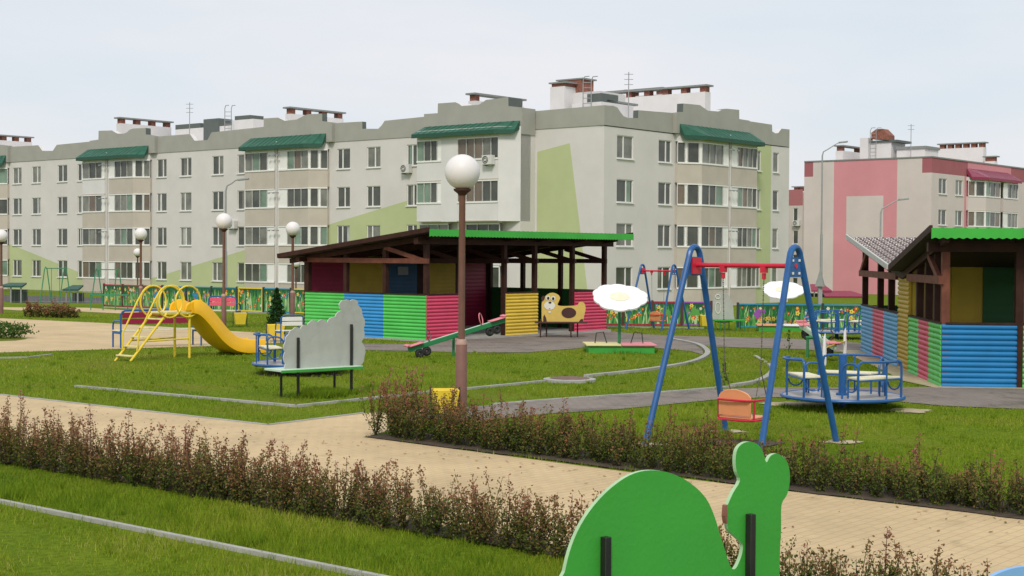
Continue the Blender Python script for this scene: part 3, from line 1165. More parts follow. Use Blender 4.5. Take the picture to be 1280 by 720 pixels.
def awning(fac, plan, z_hi, z_lo, over, mat, under, t0=0.38):
    """plan [(s,t)...] outer edge; sheet from wall (z_hi) down to outer edge (z_lo)"""
    mb = MB()
    top, edge = [], []
    for s, t in plan:
        top.append(fac.L(s, t0, z_hi))
        edge.append(fac.L(s, t + over, z_lo))
    k = len(plan)
    for dz, mi in ((0.05, 0), (-0.02, 1)):
        b = len(mb.v)
        mb.add([p + Vector((0, 0, dz)) for p in top + edge], [(i, i + 1, k + i + 1, k + i) for i in range(k - 1)], mi)
    mb.add([p + Vector((0, 0, dz)) for dz in (0.05, -0.22) for p in edge], [(i, i + 1, k + i + 1, k + i) for i in range(k - 1)], 1)
    for i in (0, -1):
        mb.add([top[i] + Vector((0, 0, 0.05)), edge[i] + Vector((0, 0, 0.05)), edge[i] + Vector((0, 0, -0.14)), top[i] + Vector((0, 0, -0.5))], [(0, 1, 2, 3)], 1)
    # seams
    for i in range(k - 1):
        ln = (edge[i + 1] - edge[i]).length
        n_ = int(ln / 0.5)
        for j in range(1, n_):
            f = j / n_
            a, b = top[i].lerp(top[i + 1], f), edge[i].lerp(edge[i + 1], f)
            mb.beam(a + Vector((0, 0, 0.065)), b + Vector((0, 0, 0.065)), 0.03, 0.02, 0)
    return mb.build('awning', [M[mat], M[under]], fac.root, smooth=0)


def stack(fac, px_l, px_r, py, t, axis, wid, npost, deck, parent, post_h=0.42, base_mat='box_white', bricks=True):
    """brick chimney row with a cap on a white base; near end given by photo pixels"""
    n = fac.n
    if axis == 'e1':
        px0, dd, nn = px_l, E1, E2
    else:
        px0, dd, nn = px_r, E2, E1
    p0 = hit(px0, py, fac.C + n * t, n)
    ln = along(px_r if axis == 'e1' else px_l, p0, dd)
    W0 = Vector((p0.x, p0.y, 0))
    zt = p0.z
    rt = ROOT[fac.root.name].inverted()
    mb = MB()
    cap = MB()
    zb = zt - 0.12 - post_h
    c = W0 + dd * 0.18 + nn * 0.12
    mb.obox(Vector((c.x, c.y, deck)), dd * (ln - 0.36), nn * (wid - 0.24), (0, 0, zb - deck))
    st = mb.build('chimney', M[base_mat], fac.root, world=True, smooth=0)
    for i in range(npost):
        f = (i + 0.0) / (npost - 1) if npost > 1 else 0.3
        q = c + dd * (0.03 + f * (ln - 0.36 - 0.06 - 0.5)) + nn * 0.1
        pm = MB().obox(Vector((q.x, q.y, zb)), dd * 0.5, nn * (wid - 0.44), (0, 0, post_h + 0.01))
        o = pm.build('chimney_post', M['brick'], fac.root, world=True, smooth=0)
        o.parent = st
    cap.obox(Vector((W0.x, W0.y, zt - 0.12)), dd * ln, nn * wid, (0, 0, 0.12))
    o = cap.build('chimney_cap', M['cap_grey'], fac.root, world=True, smooth=0)
    o.parent = st
    return st


def antenna(fac, px, py_top, t, deck, bars):
    p = hit(px, py_top, fac.C + fac.n * t, fac.n)
    mb = MB()
    mb.tube([(p.x, p.y, deck), (p.x, p.y, p.z)], 0.035, 5)
    for k in range(bars):
        z = p.z - 0.15 - 0.35 * k
        mb.tube([(p.x - 0.3, p.y, z), (p.x + 0.3, p.y, z)], 0.02, 4)
    return mb.build('antenna', M['metal_grey'], fac.root, world=True)


def ac_unit(fac, px, py, t=0.0):
    s, z = fac.s(px, t), fac.z(px, py, t)
    mb = MB()
    fbox(mb, fac, s - 0.42, s + 0.42, t + 0.03, t + 0.38, z - 0.3, z + 0.3, 0)
    for a in (-0.3, 0.3): fbox(mb, fac, s + a - 0.02, s + a + 0.02, t + 0.0, t + 0.36, z - 0.38, z - 0.30, 1)
    fbox(mb, fac, s - 0.36, s - 0.34, t + 0.0, t + 0.03, z - 0.3, z + 0.2, 1)
    o = mb.build('air_conditioner', [M['ac_white'], M['metal_grey']], fac.root, smooth=0)
    fm = MB()
    c = fac.L(s + 0.12, t + 0.392, z)
    ax1 = fac.L(1, 0, 0) - fac.L(0, 0, 0)
    for r in (0.22, 0.12):
        fm.tube([c + ax1 * math.cos(a) * r + Vector((0, 0, math.sin(a) * r)) for a in np.linspace(0, 2 * math.pi, 16)[:-1]], 0.025, 4, True)
    f = fm.build('fan_guard', M['black'], None)
    f.parent = o


def ladder(fac, px, py_top, t, deck):
    p = hit(px, py_top, fac.C + fac.n * t, fac.n)
    mb = MB()
    for k in (0, 0.55):
        mb.tube([(p.x + k, p.y, deck), (p.x + k, p.y, p.z - 0.25), (p.x + k + 0.1, p.y - 0.1, p.z), (p.x + k + 0.4, p.y - 0.3, p.z)], 0.035, 5)
    z = deck + 0.3
    while z < p.z - 0.3:
        mb.tube([(p.x, p.y, z), (p.x + 0.55, p.y, z)], 0.025, 4)
        z += 0.35
    return mb.build('roof_ladder', M['metal_grey'], fac.root, world=True)


ZG = -1.25


def main_building():
    rr = random.Random(5)
    C = Vector(((754 - 640) / FPX * 94.1, 94.1, 0))
    b = thing('apartment_building', 'long white and green apartment building with green awnings, left and centre', 'building', C, RZ)
    A, B = Fac(b, C, 'A'), Fac(b, C, 'B')
    zc = [9.16, 6.36, 3.55, 0.75]
    zw = A.z(672, 166, 0)
    zw = 10.42
    SA = A.s(-260)
    SB = B.s(985)
    deck = 10.75
    body = MB()
    body.box((0.3, 0.3, ZG), (14, SA, deck))
    body.box((0.3, 0.3, ZG), (SB - 0.3, 14, deck + 0.02))
    body.build('back_walls', M['white_wall'], b, smooth=0)
    # facade A
    colsA = [(-62, -50), (16, 27), (40, 51), (72, 84), (97, 105), (196, 208), (225, 239), (265, 279), (296.5, 305), (421, 437), (458, 475), (508, 521)]
    holes = []
    for x0, x1 in colsA:
        s1, s0 = A.s(x0), A.s(x1)
        for z in zc: holes.append((s0, s1, z - 0.74, z + 0.74))
    mb = MB()
    holed_wall(mb, A, 0, SA, ZG, zw, holes)
    # painted green shapes: lines through two photo points -> a*s + b*z + c
    def line(fac, p, q, sign):
        s0, z0, s1, z1 = fac.s(p[0]), fac.z(*p), fac.s(q[0]), fac.z(*q)
        a, bb = (z1 - z0), -(s1 - s0)
        c = -(a * s0 + bb * z0)
        return (a * sign, bb * sign, c * sign)

    def below(fac, p, q):
        l = line(fac, p, q, 1)
        # point far below must be positive
        if l[0] * fac.s(p[0]) + l[1] * (-50) + l[2] < 0: l = tuple(-v for v in l)
        return l
    green = (0.46, 0.515, 0.285)
    rgt = lambda fac, px: (1, 0, -fac.s(px))     # s greater than s(px): left of px on A
    lft = lambda fac, px: (-1, 0, fac.s(px))
    s_a, z_a, s_b, z_b = A.s(711), A.z(711, 179), A.s(734), A.z(734, 360)
    l4 = ((z_b - z_a), -(s_b - s_a), 0)
    l4 = (l4[0], l4[1], -(l4[0] * s_a + l4[1] * z_a))
    if l4[0] * A.s(690) + l4[1] * 3 + l4[2] < 0: l4 = tuple(-v for v in l4)
    mA = facade_mat('facade_white_green', (0.63, 0.608, 0.59), [
        (green, [below(A, (12, 305), (107, 343.5)), lft(A, 9), rgt(A, 140)]),
        (green, [below(A, (207, 342.5), (518, 248)), lft(A, 180), rgt(A, 560)]),
        (green, [below(A, (670, 190), (711, 179)), l4, lft(A, 670.5)]),
    ], 'Y')
    mb.build('facade', mA, b, smooth=0)
    hl = [(a_, b_, c_, d_) for a_, b_, c_, d_ in holes]
    for h in hl: window(A, h, rr)
    # facade B
    colsB = [(770, 790.5), (822, 838), (945, 950), (965, 972)]
    holes = []
    for x0, x1 in colsB:
        for z in zc: holes.append((B.s(x0), B.s(x1), z - 0.74, z + 0.74))
    mb = MB()
    holed_wall(mb, B, 0, SB, ZG, zw - 0.05, holes)
    fbox(mb, B, SB - 0.02, SB, -14, -0.001, ZG, zw)
    mB = facade_mat('facade_white_strip', (0.63, 0.608, 0.59), [(green, [(1, 0, -B.s(944)), (-1, 0, B.s(962.5))])], 'X')
    mb.build('facade', mB, b, smooth=0)
    for h in holes: window(B, h, rr)
    # parapets
    pm = ['roof_grey', 'cap_dark', 'box_white', 'cap_grey']
    parapet(A, [(-260, 190), (-40, 181.5), (12, 183.5), (48, 181.5), (53, 188.5), (66, 188.5), (71, 181), (112, 177), (193, 171), (237, 167.5), (243, 176), (259, 175), (264, 165.5), (316, 160)], 0.05, zw, pm)
    parapet(A, [(316, 160), (415, 154), (452, 152), (452.2, 161), (472, 161), (476, 157), (480, 151), (529, 146)], 0.05, zw, pm)
    parapet(A, [(529, 146), (600, 142), (673, 138.5), (754, 131.5)], 0.05, zw, pm)
    parapet(A, [(112, 176), (123, 174.5), (123.2, 163.5), (140, 163), (143, 165), (147, 167), (155, 167), (159, 165), (162, 162), (167, 160.5), (182, 160), (182.2, 168), (193, 170)], 0.35, zw, pm, 0.5)
    parapet(A, [(-75, 187), (-60, 186), (-59.8, 174), (-10, 172), (-9.8, 180), (9.5, 182)], 0.35, zw, pm, 0.5)
    parapet(A, [(316, 160), (329, 158.5), (329.2, 148), (347, 147), (351, 149), (355, 151), (370, 149.5), (375, 147), (380, 144), (385, 142.8), (402, 142), (402.2, 151.5), (414, 153)], 0.35, zw, pm, 0.5)
    TB = 1.5
    parapet(A, [(529, 142.6), (546, 141.5), (546.2, 129.4), (568, 127.8), (572, 129.5), (576, 132.5), (597, 131), (602, 128), (606, 125), (634, 121.5), (634.2, 132.6), (651, 134.5)], TB, zw - 0.4, pm, TB - 0.1)
    parapet(B, [(754, 131.5), (765, 132), (770, 134), (774, 140), (778, 145), (783, 147), (796, 147.5), (796.2, 137.5), (841, 141), (900, 146), (963, 155.5), (963.5, 164), (968, 167), (971, 166), (975, 160.5), (985, 161.5)], 0.05, zw, pm)
    parapet(B, [(844, 140.5), (852, 139.5), (852.2, 129), (873, 131), (877, 134), (883, 138), (896, 139), (900, 137), (906, 135.5), (922, 137), (922.2, 148.5), (935, 150.5)], 0.35, zw, pm, 0.5)
    # body of the big bay
    tb = MB()
    fbox(tb, A, A.s(650, TB), A.s(527, TB), -0.1, TB, ZG, zw + 0.1)
    tb.build('bay_wall', M['white_wall'], b, smooth=0)

    def loggia(fac, x0, xm0, xm1, x1, xc, t, seg1, seg2, flip=False):
        """left box, column, right part with a slanted end (or mirrored on facade B)"""
        g = fac.s
        if not flip:
            bay(fac, [(g(x0, t), t), (g(xm0, t), t)], zc, [seg1], ZG, zw + 0.05, rr=rr, band_rows=['box_white', 'tan', 'tan', 'tan'] if x0 == 103 else None)
            bay(fac, [(g(xm1, t), t), (g(xc, t), t), (g(x1, 0.2), 0.2)], zc, seg2, ZG, zw + 0.05, rr=rr)
            pl = [(g(x0 - 1, t), 0.3), (g(x0 - 2, t), t), (g(xc, t), t), (g(x1, 0.2), 0.25)]
        else:
            bay(fac, [(g(xm1, t), t), (g(x1, t), t)], zc, [seg1], ZG, zw + 0.05, rr=rr)
            bay(fac, [(g(x0, 0.2), 0.2), (g(xc, t), t), (g(xm0, t), t)], zc, seg2, ZG, zw + 0.05, rr=rr)
            pl = [(g(x0, 0.2), 0.25), (g(xc, t), t), (g(x1 + 2, t), t), (g(x1 + 1, t), 0.3)]
        col = MB()
        fbox(col, fac, min(g(xm0, t), g(xm1, t)) + 0.02, max(g(xm0, t), g(xm1, t)) - 0.02, -0.1, t - 0.04, ZG, zw)
        px_ = (g(xm0, t) + g(xm1, t)) / 2
        col.tube([fac.L(px_, t + 0.03, ZG), fac.L(px_, t + 0.03, zw + 0.2)], 0.05, 6)
        col.build('column', M['white_wall'], fac.root, smooth=0)
        awning(fac, pl, zw + 0.58, 10.24, 0.50, 'awning_green', 'awning_dark')
    g4 = [(0.3, 'g'), (0.25, 'g'), (0.25, 'g'), (0.2, 'w')]
    loggia(A, 103, 131, 136, 187.5, 166, 1.1, [(0.30, 'g'), (0.30, 'g'), (0.25, 'g'), (0.15, 'w')], [[(0.25, 'w'), (0.25, 'g'), (0.25, 'g'), (0.25, 'g')], [(0.15, 'w'), (0.4, 'd'), (0.1, 'w'), (0.35, 'g')]])
    loggia(A, 306, 343, 348, 409, 385, 1.1, [(0.25, 'g'), (0.25, 'g'), (0.25, 'g'), (0.25, 'w')], [[(0.3, 'w'), (0.23, 'g'), (0.23, 'g'), (0.24, 'g')], [(0.12, 'w'), (0.38, 'd'), (0.15, 'w'), (0.35, 'g')]])
    loggia(A, -84, -52, -47, 9.5, -14, 1.1, g4, [[(0.25, 'w'), (0.25, 'g'), (0.25, 'g'), (0.25, 'g')], [(0.2, 'w'), (0.8, 'g')]])
    loggia(B, 845.5, 909, 913, 945, 876, 1.1, [(0.25, 'w'), (0.19, 'g'), (0.19, 'g'), (0.19, 'g'), (0.18, 'g')],
           [[(0.3, 'g'), (0.12, 'w'), (0.45, 'd'), (0.13, 'w')], [(0.29, 'g'), (0.24, 'g'), (0.27, 'g'), (0.2, 'w')]], True)
    # white bay of the centre: two upper floors project further
    TF = 2.4
    g = A.s
    plan = [(g(520.5, TF), TF), (g(551, TF), TF)]
    bay(A, plan, zc[:2], [[(0.30, 'm'), (0.27, 'g'), (0.25, 'd'), (0.18, 'w')]], zc[2] + 0.85, zw + 0.1, band='box_white', rr=rr)
    plan = [(g(571, TF), TF), (g(622, TF), TF)]
    bay(A, plan, zc[:2], [[(0.22, 'b'), (0.2, 'b'), (0.2, 'b'), (0.2, 'g'), (0.18, 'd')]], zc[2] + 0.85, zw + 0.1, band='box_white', rr=rr)
    wb = MB()
    z0b = zc[2] + 0.85
    wb.prism([A.L(g(551, TF), 0.5, z0b), A.L(g(551, TF), TF + 0.02, z0b), A.L(g(571, TF), TF + 0.02, z0b), A.L(g(571, TF), 0.5, z0b)], (0, 0, zw + 0.1 - z0b))
    wb.prism([A.L(g(622, TF), 0.5, z0b), A.L(g(622, TF), TF - 0.01, z0b), A.L(g(650, TB), TB + 0.01, z0b), A.L(g(650, TB), 0.5, z0b)], (0, 0, zw + 0.1 - z0b))
    wb.build('loggia_wall', M['box_white'], b, smooth=0)
    awning(A, [(g(519, TF), TF), (g(622, TF), TF), (g(649, TB), TB + 0.1)], zw + 0.42, 10.24, 0.45, 'awning_green', 'awning_dark', 1.53)
    lw = MB()
    # lower storeys of the bay: glazed fronts on the bay body
    bay(A, [(g(524, TB + .45), TB + .45), (g(560, TB + .45), TB + .45)], zc[2:], [[(0.3, 'g'), (0.35, 'g'), (0.35, 'g')]], ZG, zc[2] + 0.86, band='box_white', rr=rr)
    bay(A, [(g(572, TB + .45), TB + .45), (g(624, TB + .45), TB + .45)], zc[2:], [[(0.2, 'w'), (0.27, 'g'), (0.27, 'g'), (0.26, 'd')]], ZG, zc[2] + 0.86, band='box_white', rr=rr)
    # roof gear
    stack(A, -14, 43, 167, -2.5, 'e1', 0.9, 4, deck, b)
    stack(A, 150, 217, 146, -2.5, 'e1', 0.9, 4, deck, b)
    stack(A, 363, 432, 133, -2.5, 'e1', 0.9, 4, deck, b)
    stack(A, 594, 657, 115.5, -1.5, 'e1', 0.9, 2, deck, b)
    stack(B, 754, 883, 105, -4.0, 'e2', 1.0, 6, deck, b)
    stack(B, 748, 828, 108.5, -9.0, 'e2', 1.0, 3, deck, b)
    # tower with ladder
    def rbox(fac, px0, px1, py_top, t, depth, mat, name, zb=deck):
        s0, s1 = fac.s(px0, t), fac.s(px1, t)
        z = fac.z((px0 + px1) / 2, py_top, t)
        mb = MB()
        fbox(mb, fac, min(s0, s1), max(s0, s1), t - depth, t, zb, z)
        return mb.build(name, M[mat], fac.root, smooth=0)
    rbox(A, 686, 704, 108.5, -5, 2.2, 'box_white', 'lift_tower')
    rbox(A, 688, 704, 104.0, -5.05, 1.6, 'brick', 'brick_flue', 11)
    rbox(A, 684, 706, 102.5, -4.9, 2.2, 'cap_grey', 'flue_cap', A.z(695, 104.2, -4.9))
    rbox(A, 693, 727, 98.5, -6.2, 1.6, 'cap_grey', 'flue_cap', A.z(710, 100.3, -6.2))
    rbox(A, 697, 725, 100.3, -6.25, 1.4, 'brick', 'brick_flue', 11)
    rbox(A, 704, 748, 115.5, -6, 3.0, 'box_white', 'lift_tower')
    rbox(B, 757, 796, 127, -4.4, 2.5, 'cap_grey', 'roof_hatch', B.z(776, 129.5, -4.4))
    rbox(B, 750, 790, 129.5, -4.2, 2.5, 'box_white', 'stair_head')
    rbox(B, 750, 771, 117.5, -4.4, 1.2, 'cap_dark', 'roof_hatch')
    rbox(A, 219, 312, 158.5, -7, 2.5, 'box_white', 'stair_head')
    rbox(A, 219, 250, 155.0, -7.2, 2.5, 'cap_dark', 'roof_hatch')
    rbox(A, 254, 273, 148.5, -6.9, 1.5, 'cap_dark', 'roof_hatch')
    rbox(A, 293, 312, 144.5, -6.9, 1.5, 'cap_dark', 'roof_hatch', A.z(300, 152, -6.9))
    rbox(A, 291, 316, 149.5, -6.8, 1.5, 'box_white', 'stair_head')
    ladder(A, 729, 96, -4.5, deck)
    ladder(A, 281, 132, -6, deck)
    antenna(A, 237, 128, -4, deck, 3)
    antenna(B, 786, 90, -3, deck, 4)
    ac_unit(A, 509.5, 211)
    ac_unit(A, 612, 200, TF)
    ac_unit(A, 293, 281)
    ac_unit(B, 951, 203, 0.0) if False else None
    # small wall lights on columns
    for fac, px, t in ((A, 133, 1.1), (A, 345.5, 1.1), (B, 911, 1.1)):
        for k, z in enumerate(zc[:3]):
            s = fac.s(px, t)
            q = MB()
            q.tube([fac.L(s - 0.55, t + 0.35, z + 0.42), fac.L(s + 0.55, t + 0.35, z + 0.42)], 0.02, 5)
            q.tube([fac.L(s, t - 0.05, z + 0.42), fac.L(s, t + 0.35, z + 0.42)], 0.02, 5)
            for e in (-0.5, 0, 0.5):
                c = fac.L(s + e, t + 0.35, z + 0.38)
                q.box(c - Vector((0.07, 0.07, 0.04)), c + Vector((0.07, 0.07, 0.04)))
            q.build('drying_rack', M['metal_grey'], b)
    # dark entrance canopies at the foot of the left part
    for x0, x1, py in ((-8, 26, 357), (-2, 30, 355)):
        pass
    return b


main_building()


def pink_building():
    rr = random.Random(9)
    C = Vector(((1163 - 640) / FPX * 133, 133, 0))
    b = thing('apartment_building', 'pink and beige apartment building standing behind the right pavilion', 'building', C, RZ)
    A, B = Fac(b, C, 'A'), Fac(b, C, 'B')
    zc = [8.63, 5.83, 3.03, 0.23]
    SA, SB = A.s(1004), B.s(1345)
    zt = 11.1
    body = MB()
    body.box((0.3, 0.3, ZG), (SB, SA - 0.1, zt - 0.4))
    body.build('back_walls', M['beige_wall'], b, smooth=0)
    pink, dark = (0.63, 0.275, 0.31), (0.36, 0.125, 0.145)
    sl = lambda f, px: (-1, 0, f.s(px))
    sr = lambda f, px: (1, 0, -f.s(px))
    zin, zlo = A.z(1080, 245), A.z(1080, 300)
    beige = (0.61, 0.545, 0.525)
    mA = facade_mat('facade_pink_arch', beige, [
        (pink, [sl(A, 1041), sr(A, 1120)]),
        (beige, [sl(A, 1057), sr(A, 1103), (0, -1, zin), (0, 1, -zlo)]),
        (dark, [sl(A, 1004), sr(A, 1015), (0, 1, -A.z(1010, 221))]),
        (dark, [sl(A, 1151), sr(A, 1170), (0, 1, -A.z(1155, 216))]),
    ], 'Y')
    mb = MB()
    holed_wall(mb, A, 0, SA, ZG, zt, [])
    mb.build('facade', mA, b, smooth=0)
    cols = [(1172, 1182), (1193, 1202), (1281, 1290)]
    holes = [(B.s(x0), B.s(x1), z - 0.70, z + 0.70) for x0, x1 in cols for z in zc]
    mb = MB()
    holed_wall(mb, B, 0, SB, ZG, zt, holes)
    mB = facade_mat('facade_pink_band', beige, [
        (dark, [(0, 1, -9.75)]),
        (pink, [(1, 0, -B.s(1204)), (-1, 0, B.s(1213)), (0, -1, 9.75)]),
        (pink, [(1, 0, -B.s(1208)), (-1, 0, B.s(1262)), (0, 1, -9.75)]),
    ], 'X')
    mb.build('facade', mB, b, smooth=0)
    for h in holes: window(B, h, rr)
    cap = MB()
    fbox(cap, B, -0.05, SB, -0.35, 0.06, zt, zt + 0.12)
    fbox(cap, A, -0.05, SA, -0.35, 0.06, zt + 0.002, zt + 0.122)
    cap.build('parapet_cap', M['cap_grey'], b, smooth=0)
    t = 1.1
    g = B.s
    bay(B, [(g(1209, 0.2), 0.2), (g(1231, t), t), (g(1249, t), t)], zc, [[(0.35, 'b'), (0.1, 'w'), (0.45, 'g'), (0.1, 'w')], [(0.3, 'm'), (0.35, 'g'), (0.35, 'g')]], ZG, 9.7, band='beige_wall', rr=rr)
    bay(B, [(g(1253, t), t), (g(1271, t), t)], zc, [[(0.3, 'w'), (0.25, 'g'), (0.25, 'g'), (0.2, 'g')]], ZG, 9.7, band='beige_wall', rr=rr)
    awning(B, [(g(1209, 0.2), 0.25), (g(1231, t), t), (g(1272, t), t)], 10.45, 9.65, 0.3, 'awning_pink', 'maroon', 0.03)
    deck = zt - 0.4

    def rbox(fac, px0, px1, py_top, t, depth, mat, name, zb=deck):
        s0, s1 = fac.s(px0, t), fac.s(px1, t)
        z = fac.z((px0 + px1) / 2, py_top, t)
        mb = MB()
        fbox(mb, fac, min(s0, s1), max(s0, s1), t - depth, t, zb, z)
        return mb.build(name, M[mat], fac.root, smooth=0)
    stack(B, 1169, 1231, 177, -3.5, 'e2', 1.0, 6, deck, b)
    stack(B, 1226, 1245, 194.5, -2.0, 'e2', 1.0, 2, deck, b)
    stack(A, 1054, 1079, 181, -3.0, 'e1', 1.0, 2, deck, b)
    rbox(A, 1080, 1112, 177.5, -4.0, 3, 'box_white', 'lift_tower')
    rbox(A, 1080, 1119, 175.5, -3.9, 3.2, 'cap_dark', 'roof_hatch', A.z(1095, 178.5, -3.9))
    rbox(A, 1119, 1154, 186, -4.0, 3, 'box_white', 'stair_head')
    rbox(A, 1118, 1155, 183, -3.9, 3.2, 'cap_grey', 'roof_hatch', A.z(1135, 186.5, -3.9))
    rbox(A, 1073, 1083, 172.5, -3.6, 1.0, 'box_white', 'lift_tower')
    # brick gable on top
    tt = -3.8
    pts = [(1087, 174), (1087, 166), (1093, 161.5), (1101, 161), (1109, 169), (1109, 175)]
    q = [A.L(A.s(x, tt), tt, A.z(x, y, tt)) for x, y in pts]
    MB().prism(q, A.L(0, -1.2, 0)).build('brick_gable', M['brick'], b, smooth=0)
    ladder(A, 1088, 160, -3.2, deck)
    antenna(A, 1139, 155, -3, deck, 2)
    # entrance canopy at the foot
    return b


pink_building()

# lower pink block between the two
def far_block():
    d0 = 165
    C = P(1003, 300, d0)
    C.z = 0
    b = thing('apartment_building', 'distant pink topped block seen in the gap between the white and the pink building', 'building', C, RZ)
    B = Fac(b, C, 'A')
    s1 = B.s(960)
    mb = MB()
    zt = B.z(995, 237)
    zp = B.z(995, 257)
    hs = []
    for py in (268, 296, 355 - 29, 355):
        z = B.z(993, py)
        hs.append((B.s(997), B.s(990.5), z - 0.8, z + 0.7))
    holed_wall(mb, B, 0, s1, ZG, zt, hs)
    mb.build('facade', facade_mat('facade_far', (0.55, 0.50, 0.47), [((0.38, 0.15, 0.16), [(0, 1, -zp)])], 'Y'), b, smooth=0)
    rr = random.Random(2)
    for h in hs: window(B, h, rr)
    mb = MB().box((0.3, 0.0, ZG), (10, s1, zt - 0.3))
    mb.build('back_walls', M['beige_wall'], b, smooth=0)
    stack(B, 988, 1003, 232.5, -3, 'e2', 1.0, 3, zt - 0.3, b)
    ac_unit(B, 996, 279)


far_block()

# ================================================================== PAVILIONS
def log_panel(parent, p0, d, ln, z0, z1, out, mat, pitch=0.09, depth=0.03, name='siding_panel'):
    p0, d, out = Vector(p0), Vector(d), Vector(out)
    n = max(1, round((z1 - z0) / pitch))
    ph = (z1 - z0) / n
    prof = []
    for i in range(n):
        for k in range(5):
            f = k / 5
            prof.append((z0 + (i + f) * ph, depth * math.sin(math.pi * f) ** 0.6 if f else 0))
    prof.append((z1, 0))
    mb = MB()
    a = [p0 + out * o + Vector((0, 0, z)) for z, o in prof]
    b = [q + d * ln for q in a]
    k = len(a)
    mb.add(a + b, [(i, i + 1, k + i + 1, k + i) for i in range(k - 1)])
    back = [p0 - out * 0.03 + Vector((0, 0, z0)), p0 - out * 0.03 + Vector((0, 0, z1))]
    bb = [q + d * ln for q in back]
    mb.add([a[0], a[-1], back[1], back[0], b[0], b[-1], bb[1], bb[0]], [(1, 5, 6, 2), (3, 2, 6, 7), (0, 3, 7, 4)])
    mb.add(a + [back[1], back[0]], [list(range(k + 2))])
    mb.add(b + [bb[1], bb[0]], [list(range(k + 2))])
    return mb.build(name, mat, parent, smooth=50)


def tile_roof(parent, o, along_v, slope_v, wave=0.19, step=0.35, amp=0.030, soffit=True):
    """metal tile sheet: corner o (high edge), along_v the high edge, slope_v down the slope"""
    o, A_, S_ = Vector(o), Vector(along_v), Vector(slope_v)
    nA = int(A_.length / wave * 6)
    ns_ = int(S_.length / step)
    rows = []
    for k in range(ns_):
        rows += [((k + 0.01) / ns_, 0.0), ((k + 0.5) / ns_, 0.008), ((k + 0.975) / ns_, 0.026)]
    nS = len(rows) - 1
    nrm = A_.cross(S_).normalized()
    if nrm.z < 0: nrm = -nrm
    V = np.zeros(((nA + 1) * (nS + 1), 3))
    k = 0
    for fr_, hh in rows:
        for i in range(nA + 1):
            al = A_.length * i / nA
            p = o + A_ * (i / nA) + S_ * fr_ + nrm * (amp * (0.5 + 0.5 * math.cos(2 * math.pi * al / wave)) + hh)
            V[k] = p
            k += 1
    Fq = [(j * (nA + 1) + i, j * (nA + 1) + i + 1, (j + 1) * (nA + 1) + i + 1, (j + 1) * (nA + 1) + i) for j in range(nS) for i in range(nA)]
    ob = np_mesh('roof_tiles', V, Fq, [M['tile']], nside=4)
    ob.data.shade_smooth()
    ob.data.set_sharp_from_angle(angle=R(28))
    ob.parent = parent
    # boards under it
    mb = MB()
    mb.obox(o - nrm * 0.06, A_, S_, nrm * 0.045)
    mb.build('roof_boards', M['soffit'], parent, smooth=0)
    # metal edge strips on the verges
    for q in (o, o + A_):
        mb = MB()
        mb.beam(q + nrm * 0.01, q + S_ + nrm * 0.01, 0.05, 0.12, 0, up=nrm)
        mb.build('verge_board', M['wood'], parent, smooth=0)
    return ob


def zig_fascia(parent, p, q, ht, mat):
    p, q = Vector(p), Vector(q)
    d = q - p
    n = int(d.length / 0.13)
    pts = []
    for i in range(n):
        pts.append(p + d * (i / n) - Vector((0, 0, ht)))
        pts.append(p + d * ((i + 0.5) / n) - Vector((0, 0, ht - 0.025)))
    pts.append(q - Vector((0, 0, ht)))
    poly = [p] + pts + [q]
    off = Vector((d.y, -d.x, 0)).normalized() * 0.02
    return MB().prism(poly, off).build('fascia', mat, parent, smooth=0)


